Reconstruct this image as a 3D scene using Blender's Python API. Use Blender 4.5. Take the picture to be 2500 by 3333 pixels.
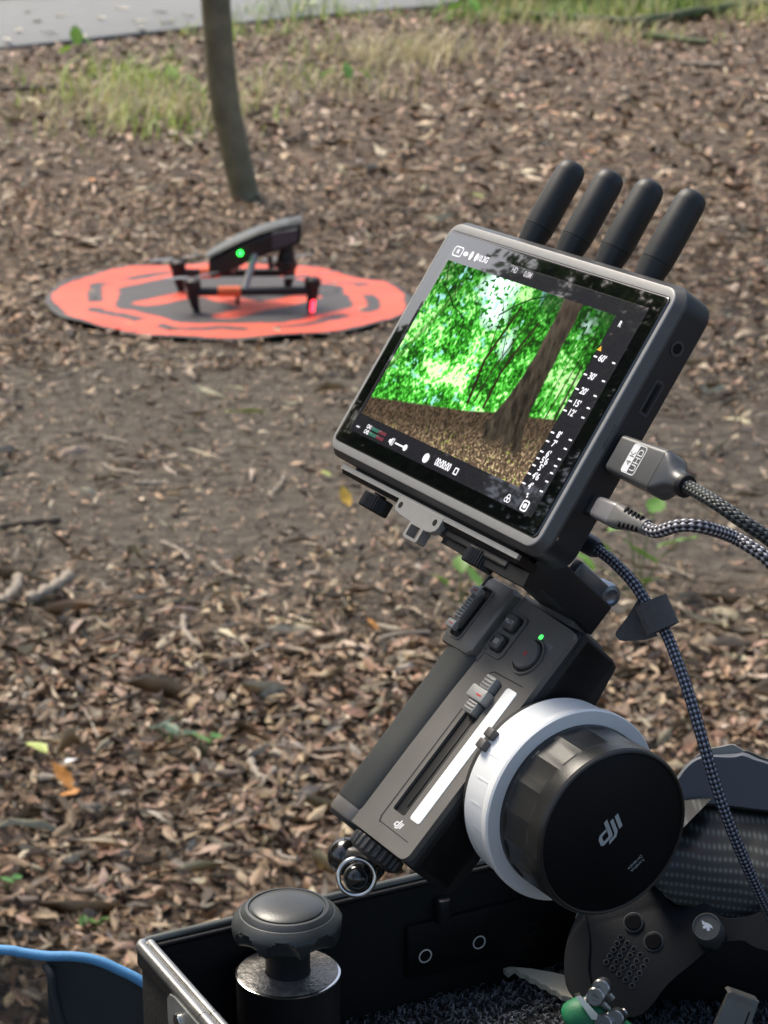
import bpy, bmesh, math, random
import numpy as np
from mathutils import Matrix, Vector

for o in list(bpy.data.objects): bpy.data.objects.remove(o)
scene = bpy.context.scene
COL = scene.collection
rnd = random.Random(7)
NP = np.random.default_rng(11)

# ------------------------------------------------------------------ camera
F_PX, CX, CY = 7413.0, 1250.0, 1666.5          # photograph: 2500 x 3333 px
PITCH, CAMH = math.radians(17.2), 1.41
camd = bpy.data.cameras.new('camera'); cam = bpy.data.objects.new('camera', camd); COL.objects.link(cam)
cam.location = (0, 0, CAMH); cam.rotation_euler = (math.pi/2-PITCH, 0, 0)
camd.sensor_fit = 'VERTICAL'; camd.sensor_height = 36; camd.lens = F_PX/3333*36
camd.clip_start = .02; camd.clip_end = 400
camd.dof.use_dof = True; camd.dof.focus_distance = .915; camd.dof.aperture_fstop = 33
scene.camera = cam
# ------------------------------------------------------------------ world, sun, exposure
SUN = Vector((-.38, .44, .81)).normalized()
W = bpy.data.worlds.new('World'); scene.world = W; W.use_nodes = True
nt = W.node_tree; nt.nodes.clear()
sky = nt.nodes.new('ShaderNodeTexSky'); sky.sky_type = 'NISHITA'; sky.sun_disc = False
sky.sun_elevation = math.asin(SUN.z); sky.sun_rotation = math.atan2(SUN.x, SUN.y)
sky.air_density = 1.0; sky.dust_density = 4.5; sky.ozone_density = .6
bg = nt.nodes.new('ShaderNodeBackground'); bg.inputs['Strength'].default_value = .10
wo = nt.nodes.new('ShaderNodeOutputWorld')
nt.links.new(sky.outputs[0], bg.inputs[0]); nt.links.new(bg.outputs[0], wo.inputs[0])
sd = bpy.data.lights.new('sun', 'SUN'); sd.energy = 1.5; sd.angle = math.radians(20); sd.color = (1, .93, .79)
so = bpy.data.objects.new('sun', sd); COL.objects.link(so)
so.rotation_euler = SUN.to_track_quat('Z', 'Y').to_euler(); so.location = (0, 0, 12)
scene.view_settings.view_transform = 'Standard'; scene.view_settings.look = 'None'
scene.view_settings.exposure = 1.2; scene.view_settings.gamma = 1
scene.render.engine = 'CYCLES'

# ------------------------------------------------------------------ pixel helpers
FW = Vector((0, math.cos(PITCH), -math.sin(PITCH))); UP = Vector((0, math.sin(PITCH), math.cos(PITCH)))
def ray(x, y): return Vector((1, 0, 0))*((x-CX)/F_PX) - UP*((y-CY)/F_PX) + FW
def at_depth(x, y, d): return Vector((0, 0, CAMH)) + ray(x, y)*d
def gnd(x, y, z=0.0):
    r = ray(x, y); return Vector((0, 0, CAMH)) + r*((z-CAMH)/r.z)
def cam2w(v): return Vector((1, 0, 0))*v[0] - UP*v[1] + FW*v[2]

# ------------------------------------------------------------------ material helpers
MATS = {}
def mat(name, col, rough=.5, metal=0., var=.12, scale=60., bump=0., bscale=None, coat=0., emis=None, estr=0., spec=.5, sss=0., aniso=None):
    if name in MATS: return MATS[name]
    m = bpy.data.materials.new(name); m.use_nodes = True; n = m.node_tree.nodes; l = m.node_tree.links
    p = n['Principled BSDF']
    tc = n.new('ShaderNodeTexCoord')
    nz = n.new('ShaderNodeTexNoise'); nz.inputs['Scale'].default_value = scale; nz.inputs['Detail'].default_value = 5
    l.new(tc.outputs['Object'], nz.inputs['Vector'])
    mr = n.new('ShaderNodeMapRange'); mr.inputs['To Min'].default_value = 1-var*1.6; mr.inputs['To Max'].default_value = 1+var*1.6
    l.new(nz.outputs['Fac'], mr.inputs['Value'])
    mx = n.new('ShaderNodeVectorMath'); mx.operation = 'SCALE'; mx.inputs[0].default_value = col[:3]
    l.new(mr.outputs[0], mx.inputs['Scale']); l.new(mx.outputs[0], p.inputs['Base Color'])
    rr = n.new('ShaderNodeMapRange'); rr.inputs['To Min'].default_value = max(.01, rough*(1-var)); rr.inputs['To Max'].default_value = min(1, rough*(1+var))
    l.new(nz.outputs['Fac'], rr.inputs['Value']); l.new(rr.outputs[0], p.inputs['Roughness'])
    p.inputs['Metallic'].default_value = metal; p.inputs['Specular IOR Level'].default_value = spec
    p.inputs['Coat Weight'].default_value = coat; p.inputs['Coat Roughness'].default_value = .08
    if sss:
        p.inputs['Subsurface Weight'].default_value = sss; p.inputs['Subsurface Radius'].default_value = (.004, .004, .004)
    if emis: p.inputs['Emission Color'].default_value = (*emis, 1); p.inputs['Emission Strength'].default_value = estr
    if bump:
        n2 = n.new('ShaderNodeTexNoise'); n2.inputs['Scale'].default_value = bscale or scale*6; n2.inputs['Detail'].default_value = 4
        l.new(tc.outputs['Object'], n2.inputs['Vector'])
        b = n.new('ShaderNodeBump'); b.inputs['Strength'].default_value = bump; b.inputs['Distance'].default_value = .002
        l.new(n2.outputs['Fac'], b.inputs['Height']); l.new(b.outputs[0], p.inputs['Normal'])
    MATS[name] = m; return m

def attr_mat(name, rough=.6, var=.25, scale=90., transl=0., emis=0., gloss=None, spec=.5):
    """colour read from the mesh's own colour attribute 'Col'"""
    m = bpy.data.materials.new(name); m.use_nodes = True; n = m.node_tree.nodes; l = m.node_tree.links
    p = n['Principled BSDF']; a = n.new('ShaderNodeAttribute'); a.attribute_name = 'Col'
    tc = n.new('ShaderNodeTexCoord'); nz = n.new('ShaderNodeTexNoise'); nz.inputs['Scale'].default_value = scale; nz.inputs['Detail'].default_value = 3
    l.new(tc.outputs['Object'], nz.inputs['Vector'])
    mr = n.new('ShaderNodeMapRange'); mr.inputs['To Min'].default_value = 1-var; mr.inputs['To Max'].default_value = 1+var
    l.new(nz.outputs['Fac'], mr.inputs['Value'])
    mx = n.new('ShaderNodeVectorMath'); mx.operation = 'SCALE'; l.new(a.outputs['Color'], mx.inputs[0]); l.new(mr.outputs[0], mx.inputs['Scale'])
    p.inputs['Roughness'].default_value = rough; p.inputs['Specular IOR Level'].default_value = spec
    if emis:
        p.inputs['Base Color'].default_value = (.004, .004, .004, 1)
        l.new(a.outputs['Color'], p.inputs['Emission Color']); p.inputs['Emission Strength'].default_value = emis
    else: l.new(mx.outputs[0], p.inputs['Base Color'])
    if transl:
        t = n.new('ShaderNodeBsdfTranslucent'); l.new(mx.outputs[0], t.inputs['Color'])
        ms = n.new('ShaderNodeMixShader'); ms.inputs[0].default_value = transl
        out = n['Material Output']; l.new(p.outputs[0], ms.inputs[1]); l.new(t.outputs[0], ms.inputs[2]); l.new(ms.outputs[0], out.inputs['Surface'])
    MATS[name] = m; return m

# ------------------------------------------------------------------ object helpers
def link(o, parent=None):
    COL.objects.link(o)
    if parent: o.parent = parent
    return o
def tag(o, label=None, cat=None, group=None, kind=None):
    if label: o['label'] = label
    if cat: o['category'] = cat
    if group: o['group'] = group
    if kind: o['kind'] = kind
    return o
def empty(name, mtx=None, loc=None):
    o = bpy.data.objects.new(name, None); o.empty_display_size = .02; COL.objects.link(o)
    if mtx is not None: o.matrix_world = mtx
    if loc is not None: o.location = loc
    return o
def finish(me, m, smooth=True, angle=38):
    if m: me.materials.append(m)
    if smooth and len(me.polygons):
        me.polygons.foreach_set('use_smooth', [True]*len(me.polygons)); me.set_sharp_from_angle(angle=math.radians(angle))
    return me
def mk(name, bm, m, parent=None, smooth=True, angle=38, label=None):
    bmesh.ops.recalc_face_normals(bm, faces=bm.faces)
    me = bpy.data.meshes.new(name); bm.to_mesh(me); bm.free(); finish(me, m, smooth, angle)
    o = link(bpy.data.objects.new(name, me), parent)
    if label: o['label'] = label
    return o
BM = bmesh.new
def loft(bm, loops, cap0=True, cap1=True, closed=True):
    vs = [[bm.verts.new(p) for p in lp] for lp in loops]; n = len(vs[0])
    for a, b in zip(vs, vs[1:]):
        for i in range(n if closed else n-1):
            j = (i+1) % n; bm.faces.new((a[i], a[j], b[j], b[i]))
    if cap0: bm.faces.new(vs[0][::-1])
    if cap1: bm.faces.new(vs[-1])
    return vs
def rrect(w, h, r, n=5, cx=0, cy=0):
    r = max(1e-6, min(r, w/2-1e-6, h/2-1e-6)); out = []
    for sx, sy, a0 in ((1, 1, 0), (-1, 1, 90), (-1, -1, 180), (1, -1, 270)):
        for k in range(n+1):
            a = math.radians(a0+90*k/n); out.append((cx+sx*(w/2-r)+r*math.cos(a), cy+sy*(h/2-r)+r*math.sin(a)))
    return out
AX = {'z': lambda a, b, c: (a, b, c), 'x': lambda a, b, c: (c, a, b), 'y': lambda a, b, c: (b, c, a)}
U = .001
def slab(bm, cx, cy, w, h, r, z0, z1, ch=.6, axis='z', n=5, u=U):
    """rounded box in mm: outline in the plane across `axis`, chamfered both ends"""
    f = AX[axis]; ch = min(ch, abs(z1-z0)/2.01, w/2.2, h/2.2); s = 1 if z1 > z0 else -1
    L = []
    for z, i in ((z0, ch), (z0+s*ch*.3, ch*.3), (z0+s*ch, 0), (z1-s*ch, 0), (z1-s*ch*.3, ch*.3), (z1, ch)):
        L.append([tuple(q*u for q in f(a, b, z)) for a, b in rrect(w-2*i, h-2*i, max(r-i, .05), n, cx, cy)])
    loft(bm, L); return bm
def box(bm, x0, x1, y0, y1, z0, z1, ch=.5, r=.6, u=U): return slab(bm, (x0+x1)/2, (y0+y1)/2, abs(x1-x0), abs(y1-y0), r, z0, z1, ch, 'z', 3, u)
def lathe(bm, prof, axis='z', c=(0, 0), n=48, u=U, rf=None, caps=True):
    f = AX[axis]; L = []
    for z, r in prof:
        L.append([tuple(q*u for q in f(c[0]+r*(rf(k, n, z) if rf else 1)*math.cos(2*math.pi*k/n), c[1]+r*(rf(k, n, z) if rf else 1)*math.sin(2*math.pi*k/n), z)) for k in range(n)])
    loft(bm, L, caps, caps); return bm
def prism(bm, pts, z0, z1, ch=0, axis='z', u=U):
    f = AX[axis]; cx = sum(p[0] for p in pts)/len(pts); cy = sum(p[1] for p in pts)/len(pts)
    def ins(i):
        out = []
        N = len(pts)
        for k in range(N):
            a, b, c_ = Vector(pts[k-1]), Vector(pts[k]), Vector(pts[(k+1) % N])
            e1 = (b-a).normalized(); e2 = (c_-b).normalized(); nn = Vector((-e1.y-e2.y, e1.x+e2.x))
            if nn.length < 1e-6: nn = Vector((-e1.y, e1.x))
            nn.normalize(); out.append((b.x+nn.x*i, b.y+nn.y*i))
        return out
    area = sum(pts[k-1][0]*pts[k][1]-pts[k][0]*pts[k-1][1] for k in range(len(pts)))
    sg = 1 if area > 0 else -1
    s = 1 if z1 > z0 else -1
    lv = [(z0, 0), (z1, 0)] if not ch else [(z0, ch), (z0+s*ch, 0), (z1-s*ch, 0), (z1-s*ch*.3, ch*.35), (z1, ch)]
    loft(bm, [[tuple(q*u for q in f(a, b, z)) for a, b in ins(i*sg)] for z, i in lv]); return bm
def smooth_path(P, sub=8):
    P = [Vector(p) for p in P]; Q = [2*P[0]-P[1]]+P+[2*P[-1]-P[-2]]; out = []
    for i in range(1, len(Q)-2):
        a, b, c_, d = Q[i-1:i+3]
        for k in range(sub):
            t = k/sub; out.append(.5*((2*b)+(c_-a)*t+(2*a-5*b+4*c_-d)*t*t+(3*b-a-3*c_+d)*t**3))
    out.append(P[-1]); return out
def tube_mesh(name, pts, rad, m, n=10, caps=True):
    """tube with UVs: u round, v along (in units of its girth)"""
    pts = [Vector(p) for p in pts]; N = len(pts); R = rad if isinstance(rad, (list, tuple)) else [rad]*N
    verts, faces, uvs = [], [], []
    t0 = (pts[1]-pts[0]).normalized(); nrm = t0.orthogonal().normalized(); v = 0; V = [0]
    for i in range(N):
        t = (pts[min(i+1, N-1)]-pts[max(i-1, 0)]).normalized(); nrm = (nrm-t*nrm.dot(t)).normalized(); bn = t.cross(nrm)
        if i: v += (pts[i]-pts[i-1]).length; V.append(v)
        for k in range(n):
            a = 2*math.pi*k/n; verts.append(pts[i]+(nrm*math.cos(a)+bn*math.sin(a))*R[i])
    g = 2*math.pi*max(R)
    for i in range(N-1):
        for k in range(n):
            k2 = (k+1) % n; faces.append((i*n+k, i*n+k2, (i+1)*n+k2, (i+1)*n+k))
            uvs += [(k/n, V[i]/g), ((k+1)/n, V[i]/g), ((k+1)/n, V[i+1]/g), (k/n, V[i+1]/g)]
    if caps:
        faces.append(tuple(range(n))[::-1]); uvs += [(0, 0)]*n
        faces.append(tuple(range((N-1)*n, N*n))); uvs += [(0, 0)]*n
    me = bpy.data.meshes.new(name); me.from_pydata([tuple(p) for p in verts], [], faces)
    ul = me.uv_layers.new(name='UVMap'); ul.data.foreach_set('uv', [c for q in uvs for c in q])
    return finish(me, m, True, 60)
def tube(name, pts, rad, m, parent=None, n=10): return link(bpy.data.objects.new(name, tube_mesh(name, pts, rad, m, n)), parent)
def text(name, s, x, y, z, size, m, parent, rot=0., sx=1., align='CENTER', ext=0., bold=0.):
    c = bpy.data.curves.new(name, 'FONT'); c.body = s; c.size = size*U; c.align_x = align; c.align_y = 'CENTER'; c.extrude = ext*U; c.offset = bold*U
    o = bpy.data.objects.new(name, c); COL.objects.link(o); bpy.context.view_layer.update()
    me = bpy.data.meshes.new_from_object(o.evaluated_get(bpy.context.evaluated_depsgraph_get())); bpy.data.objects.remove(o)
    me.name = name; me.transform(Matrix.Translation((x*U, y*U, z*U)) @ Matrix.Rotation(rot, 4, 'Z') @ Matrix.Diagonal((sx, 1, 1, 1)))
    me.materials.clear(); me.materials.append(m)
    return link(bpy.data.objects.new(name, me), parent)
def poly2d(bm, pts, z, u=U): bm.faces.new([bm.verts.new((x*u, y*u, z*u)) for x, y in pts])
def raw_mesh(name, verts, faces4, m, cols=None, smooth=False, tri=None):
    me = bpy.data.meshes.new(name); nv = len(verts); me.vertices.add(nv); me.vertices.foreach_set('co', np.asarray(verts, np.float32).ravel())
    loops = []; starts = []; tot = []
    f4 = np.asarray(faces4, np.int32).reshape(-1, 4) if faces4 is not None and len(faces4) else np.zeros((0, 4), np.int32)
    f3 = np.asarray(tri, np.int32).reshape(-1, 3) if tri is not None and len(tri) else np.zeros((0, 3), np.int32)
    L = np.concatenate([f4.ravel(), f3.ravel()]); me.loops.add(len(L)); me.loops.foreach_set('vertex_index', L)
    st = np.concatenate([np.arange(len(f4))*4, len(f4)*4+np.arange(len(f3))*3]).astype(np.int32)
    me.polygons.add(len(st)); me.polygons.foreach_set('loop_start', st)
    if cols is not None:
        a = me.color_attributes.new('Col', 'FLOAT_COLOR', 'POINT'); c = np.ones((nv, 4), np.float32); c[:, :3] = cols; a.data.foreach_set('color', c.ravel())
    me.update(calc_edges=True); me.validate()
    if m: me.materials.append(m)
    if smooth: me.polygons.foreach_set('use_smooth', [True]*len(me.polygons))
    return me
def vnoise(x, y, seed):
    r = np.random.default_rng(seed).random((257, 257)); xi = np.floor(x).astype(int); yi = np.floor(y).astype(int); fx = x-xi; fy = y-yi
    fx = fx*fx*(3-2*fx); fy = fy*fy*(3-2*fy); g = lambda a, b: r[a % 257, b % 257]
    return (g(xi, yi)*(1-fx)+g(xi+1, yi)*fx)*(1-fy)+(g(xi, yi+1)*(1-fx)+g(xi+1, yi+1)*fx)*fy
def fbm(x, y, seed, o=4): return sum(vnoise(x*2**k, y*2**k, seed+k)*.5**k for k in range(o))/sum(.5**k for k in range(o))

# ================================================================== GROUND
def ground_h(x, y):
    """gentle unevenness of the forest floor (metres)"""
    return .03*(fbm(x*.8+40, y*.8+40, 3, 2)-.5)*np.clip((y-1.5)/3, 0, 1)
def gz(x, y): return float(ground_h(np.array([x*1.0]), np.array([y*1.0]))[0])
def ground_material():
    m = bpy.data.materials.new('forest_floor'); m.use_nodes = True; n = m.node_tree.nodes; l = m.node_tree.links; p = n['Principled BSDF']
    tc = n.new('ShaderNodeTexCoord'); sep = n.new('ShaderNodeSeparateXYZ'); l.new(tc.outputs['Object'], sep.inputs[0])
    def noise(s, d=5):
        z = n.new('ShaderNodeTexNoise'); z.inputs['Scale'].default_value = s; z.inputs['Detail'].default_value = d; l.new(tc.outputs['Object'], z.inputs['Vector']); return z
    def ramp(stops):
        r = n.new('ShaderNodeValToRGB'); e = r.color_ramp.elements
        while len(e) < len(stops): e.new(.5)
        for q, (a, c) in zip(e, stops): q.position = a; q.color = (*c, 1)
        return r
    vo = n.new('ShaderNodeTexVoronoi'); vo.inputs['Scale'].default_value = 32; vo.inputs['Randomness'].default_value = 1
    wob = noise(14, 3); mp = n.new('ShaderNodeVectorMath'); mp.operation = 'MULTIPLY_ADD'; mp.inputs[1].default_value = (.12, .12, 0)
    l.new(wob.outputs['Color'], mp.inputs[0]); l.new(tc.outputs['Object'], mp.inputs[2]); l.new(mp.outputs[0], vo.inputs['Vector'])
    sepc = n.new('ShaderNodeSeparateColor'); l.new(vo.outputs['Color'], sepc.inputs[0])
    litter = ramp([(0, (.022, .015, .01)), (.35, (.05, .034, .022)), (.7, (.1, .07, .046)), (.93, (.18, .13, .085)), (1, (.27, .2, .14))])
    l.new(sepc.outputs[0], litter.inputs[0])
    nz = noise(26, 10); soil = ramp([(.25, (.04, .033, .025)), (.5, (.085, .071, .055)), (.75, (.15, .128, .1))]); l.new(nz.outputs['Fac'], soil.inputs[0])
    # trampled bare strip between about 3.9 and 5.9 m
    big = noise(1.6, 3); add = n.new('ShaderNodeMath'); add.operation = 'MULTIPLY_ADD'; add.inputs[1].default_value = 1.6; l.new(big.outputs['Fac'], add.inputs[0]); l.new(sep.outputs[1], add.inputs[2])
    band = ramp([(.0, (0, 0, 0)), (.30, (0, 0, 0)), (.40, (1, 1, 1)), (.68, (1, 1, 1)), (.80, (0, 0, 0))])
    mr = n.new('ShaderNodeMapRange'); mr.inputs['From Min'].default_value = 2.6; mr.inputs['From Max'].default_value = 8.6; l.new(add.outputs[0], mr.inputs['Value']); l.new(mr.outputs[0], band.inputs[0])
    mix = n.new('ShaderNodeMix'); mix.data_type = 'RGBA'; l.new(band.outputs[0], mix.inputs['Factor']); l.new(litter.outputs[0], mix.inputs['A']); l.new(soil.outputs[0], mix.inputs['B'])
    l.new(mix.outputs['Result'], p.inputs['Base Color']); p.inputs['Roughness'].default_value = .85; p.inputs['Specular IOR Level'].default_value = .25
    b1 = n.new('ShaderNodeBump'); b1.inputs['Strength'].default_value = .8; b1.inputs['Distance'].default_value = .012; l.new(nz.outputs['Fac'], b1.inputs['Height'])
    b2 = n.new('ShaderNodeBump'); b2.inputs['Strength'].default_value = .7; b2.inputs['Distance'].default_value = .01; l.new(vo.outputs['Distance'], b2.inputs['Height']); l.new(b1.outputs[0], b2.inputs['Normal'])
    l.new(b2.outputs[0], p.inputs['Normal']); return m
def make_ground():
    xs = np.concatenate([[-150, -60, -25, -12, -8], np.arange(-6, 6.01, .12), [8, 12, 25, 60, 150]]); ys = np.concatenate([[-120, -40, -10, -2, 0, 1], np.arange(1.5, 20.01, .12), [22, 26, 40, 80, 250]])
    X, Y = np.meshgrid(xs, ys, indexing='ij'); Z = ground_h(X, Y)*((np.abs(X) < 7) & (Y < 20.5)); nx, ny = X.shape
    idx = np.arange(nx*ny).reshape(nx, ny); f = np.stack([idx[:-1, :-1], idx[1:, :-1], idx[1:, 1:], idx[:-1, 1:]], -1).reshape(-1, 4)
    me = raw_mesh('ground', np.stack([X, Y, Z], -1).reshape(-1, 3), f, ground_material(), smooth=True)
    tag(link(bpy.data.objects.new('ground', me)), kind='structure')
make_ground()

# asphalt path crossing behind the tree
asph = mat('asphalt', (.17, .178, .18), .75, var=.2, scale=5, bump=.5, bscale=220)
def make_path():
    near = [(-14, 0.5), (-9.5, 5.6), (-6, 9.8), (-3.6, 12.5), (-2.33, 14.0), (-1.41, 15.15), (-.54, 16.2), (0.1, 16.8), (.9, 17.45), (2.2, 18.3), (5, 19.9), (10, 22.5), (20, 27)]
    P = smooth_path([(x, y, 0) for x, y in near], 6); bm = BM(); L = []
    for i, p in enumerate(P):
        t = (P[min(i+1, len(P)-1)]-P[max(0, i-1)]).normalized(); nn = Vector((-t.y, t.x, 0))
        q = p+nn*2.6
        L.append([(p.x, p.y, -.03), (p.x, p.y, .02), (p.x+nn.x*.05, p.y+nn.y*.05, .034), (p.x+nn.x*1.3, p.y+nn.y*1.3, .05), (q.x-nn.x*.05, q.y-nn.y*.05, .034), (q.x, q.y, .02), (q.x, q.y, -.03)])
    loft(bm, L, False, False, closed=False); tag(mk('path', bm, asph), kind='structure')
    return P
PATH = make_path()

# ------------------------------------------------------------------ leaf litter
LT = np.array([(0, -1, 0), (-.36, -.5, .08), (0, -.45, -.03), (.36, -.5, .08), (-.42, .2, .1), (0, .25, -.02), (.42, .2, .1), (0, 1, .05)])
LF3 = np.array([(0, 3, 2), (0, 2, 1), (5, 6, 7), (4, 5, 7)]); LF4 = np.array([(2, 3, 6, 5), (1, 2, 5, 4)])
PAL = np.array([(.045, .03, .017), (.08, .053, .028), (.145, .097, .052), (.22, .152, .082), (.34, .245, .138), (.46, .35, .21), (.31, .195, .112), (.43, .29, .18), (.58, .49, .34), (.25, .215, .135), (.16, .14, .092)])
PAL = PAL*np.array([.86, .80, .84])
PW = np.array([.1, .13, .13, .13, .13, .09, .1, .09, .05, .06, .03]); PW = PW/PW.sum()
def leaf_field(x, y, size, seed, tilt=.36, lift=.012, pal=PAL, pw=PW, aspect=(.55, 1.1), zf=ground_h):
    g = np.random.default_rng(seed); N = len(x); T = np.repeat(LT[None], N, 0).copy()
    w = g.uniform(*aspect, N); curl = g.normal(0, 1.15, N); bend = g.normal(0, .24, N)
    T[:, :, 2] = T[:, :, 2]*curl[:, None]*1.6 + bend[:, None]*T[:, :, 1]**2; T[:, :, 0] *= w[:, None]
    T += g.normal(0, .06, T.shape); T *= (size/2)[:, None, None]
    a = g.uniform(0, 2*np.pi, N); tx = g.normal(0, tilt, N); ty = g.normal(0, tilt, N)
    c, s = np.cos(tx), np.sin(tx); Yv = T[:, :, 1]*c[:, None]-T[:, :, 2]*s[:, None]; Zv = T[:, :, 1]*s[:, None]+T[:, :, 2]*c[:, None]
    c, s = np.cos(ty), np.sin(ty); Xv = T[:, :, 0]*c[:, None]+Zv*s[:, None]; Zv = -T[:, :, 0]*s[:, None]+Zv*c[:, None]
    c, s = np.cos(a), np.sin(a); X2 = Xv*c[:, None]-Yv*s[:, None]; Y2 = Xv*s[:, None]+Yv*c[:, None]
    base = zf(x, y)+g.uniform(.004, lift, N)-np.minimum(0, Zv.min(1)*.55)
    V = np.stack([X2+x[:, None], Y2+y[:, None], Zv+base[:, None]], -1).reshape(-1, 3)
    ci = g.choice(len(pal), N, p=pw); col = pal[ci]*g.uniform(.7, 1.4, (N, 1))*(.62+.8*fbm(x*1.7+11, y*1.7+5, 61, 4))[:, None]*g.uniform(.93, 1.07, (N, 3)); C = np.repeat(col, 8, 0)
    off = (np.arange(N)*8)[:, None, None]
    return V, (LF4[None]+off).reshape(-1, 4), (LF3[None]+off).reshape(-1, 3), C
LEAFM = attr_mat('fallen_leaf', rough=.55, var=.35, scale=120, spec=.4)
def in_pad(x, y, r=.55): return (x+.459)**2+(y-6.67)**2 < r*r
def wedge(n, y0, y1, seed, mx=.27, pad=.35):
    g = np.random.default_rng(seed); y = np.sqrt(g.uniform(y0*y0, y1*y1, n)); x = g.uniform(-1, 1, n)*(y*mx+pad); return x, y
STRAW = np.array([(.42, .34, .24), (.3, .23, .16), (.5, .42, .3), (.2, .15, .1)]); SW = np.array([.3, .3, .2, .2])
def litter(name, label, spec):
    Vs, Qs, Ts, Cs = [], [], [], []; o = 0
    for n, y0, y1, s0, s1, seed, dens in spec:
        x, y = wedge(n, y0, y1, seed); k = ~in_pad(x, y)
        if dens is not None: k &= np.random.default_rng(seed+5).random(n) < dens(x, y)
        k &= ~((y > 13) & (np.interp(x, [-14, -9.5, -6, -3.6, -2.33, -1.41, -.54, .1, .9, 2.2, 5, 10], [.5, 5.6, 9.8, 12.5, 14, 15.15, 16.2, 16.8, 17.45, 18.3, 19.9, 22.5]) < y+.05))
        x, y = x[k], y[k]; g = np.random.default_rng(seed+9)
        straw = seed >= 90
        V, Q, T, C = leaf_field(x, y, g.uniform(s0, s1, len(x))*g.choice([.6, 1, 1.3], len(x)), seed, **(dict(pal=STRAW, pw=SW, aspect=(.05, .13), tilt=.14, lift=.02) if straw else {}))
        Vs.append(V); Qs.append(Q+o); Ts.append(T+o); Cs.append(C); o += len(V)
    me = raw_mesh(name, np.concatenate(Vs), np.concatenate(Qs), LEAFM, np.concatenate(Cs), tri=np.concatenate(Ts))
    return tag(link(bpy.data.objects.new(name, me)), label, 'leaf litter', kind='stuff')
bare = lambda x, y: np.clip(.16+.84*np.clip(np.abs(y-4.95+.25*x+.55*(fbm(x*1.2+9, y*1.2+3, 51, 3)-.5)*2)-.72, 0, .5)/.5, .1, 1)
litter('leaf_litter', 'brown dead leaves and bark scraps covering the woodland floor', [
    (26000, 2.0, 3.75, .010, .036, 21, None), (22000, 3.75, 5.9, .010, .03, 22, bare), (17000, 3.6, 6.2, .004, .014, 23, None),
    (20000, 5.8, 9, .015, .04, 24, None), (22000, 9, 19.5, .03, .07, 25, None), (1500, 2.0, 4.0, .03, .1, 90, None), (1600, 3.8, 6.2, .02, .08, 91, None), (1800, 6, 12, .04, .13, 92, None)])

# leaves that lie on top and can be told apart
def one_leaf_mesh(seed, curl):
    g = np.random.default_rng(seed); nu, nv = 5, 9; V = []; F = []
    for j in range(nv):
        t = j/(nv-1); w = .46*math.sin(math.pi*min(1, t*.96+.02))**.8*(1-.25*t)
        w *= 1+.12*math.sin(j*2.7+seed)
        for i in range(nu):
            s = i/(nu-1)*2-1; V.append((s*w, t*2-1, curl*(s*s)*w*.7+.12*math.sin(3*t+seed)+.03*g.normal()))
    for j in range(nv-1):
        for i in range(nu-1): a = j*nu+i; F.append((a, a+1, a+nu+1, a+nu))
    V = np.array(V)*.5; V[:, 2] -= V[:, 2].min(); return V, F
LKIND = [('brown', 'dull brown fallen leaf lying on the leaf litter', (.18, .12, .065)), ('tan', 'pale tan curled fallen leaf lying on the leaf litter', (.40, .30, .18)),
         ('pink', 'pinkish brown fallen leaf lying on the leaf litter', (.33, .22, .13)), ('dark', 'dark chocolate brown fallen leaf lying on the leaf litter', (.075, .045, .032)),
         ('grey', 'greyish dried fallen leaf lying on the leaf litter', (.25, .21, .165))]
lmeshes = {}
for k, lab, c in LKIND:
    for s in range(2):
        V, F = one_leaf_mesh(s*3+len(lmeshes), [.9, -.7][s]); me = raw_mesh('fallen_leaf', V, F, mat('leaf_'+k, c, .6, var=.3, scale=3, bump=.2, bscale=14), smooth=True); lmeshes[k, s] = me
def put_leaf(me, x, y, size, rz, tilt=(0, 0), z=.006, name='fallen_leaf'):
    o = link(bpy.data.objects.new(name, me)); o.location = (x, y, gz(x, y)+z); o.rotation_euler = (tilt[0], tilt[1], rz); o.scale = (size,)*3; return o
r2 = random.Random(5); cnt = 0
while cnt < 270:
    y = math.sqrt(r2.uniform(2.35**2, 4.15**2)); x = r2.uniform(-1, .75)*y*.185
    if y > 3.7 and r2.random() < .5: continue
    k, lab, c = r2.choices(LKIND, [5, 4, 4, 2, 2])[0]
    o = put_leaf(lmeshes[k, r2.randrange(2)], x, y, r2.uniform(.024, .045), r2.uniform(0, 6.3), (r2.gauss(0, .3), r2.gauss(0, .3)), .016+r2.random()*.008)
    tag(o, lab, 'leaf', 'fallen leaves on the woodland floor: '+k); cnt += 1
yel = mat('leaf_yellow', (.72, .44, .06), .5, var=.2, scale=4); org = mat('leaf_orange', (.62, .27, .06), .5, var=.3, scale=4)
lgr = mat('leaf_lime', (.42, .5, .12), .5, var=.2, scale=4); wht = mat('scrap_white', (.85, .85, .82), .5, var=.05)
def sp_leaf(px, py, size, m, rz, lab, cat='leaf', tilt=(0.1, .1), z=.02, curl=.5, name='fallen_leaf'):
    V, F = one_leaf_mesh(int(px), curl); V[:, 0] *= 1.35; me = raw_mesh(name, V, F, m, smooth=True); p = gnd(px, py)
    return tag(put_leaf(me, p.x, p.y, size, rz, tilt, z, name), lab, cat)
sp_leaf(1122, 1640, .05, yel, .5, 'bright yellow fallen leaf on bare soil beside the thumbscrew of the monitor', tilt=(.75, 0), z=.014)
sp_leaf(1212, 2078, .034, org, 1.1, 'small orange fallen leaf just left of the hand grip', tilt=(.6, .1))
sp_leaf(205, 2588, .055, org, 1.0, 'curled orange leaf with a white scrap lying on it', tilt=(.6, .1), z=.025)
sp_leaf(235, 2622, .04, org, 2.2, 'folded orange leaf beneath the white scrap', z=.015)
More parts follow.
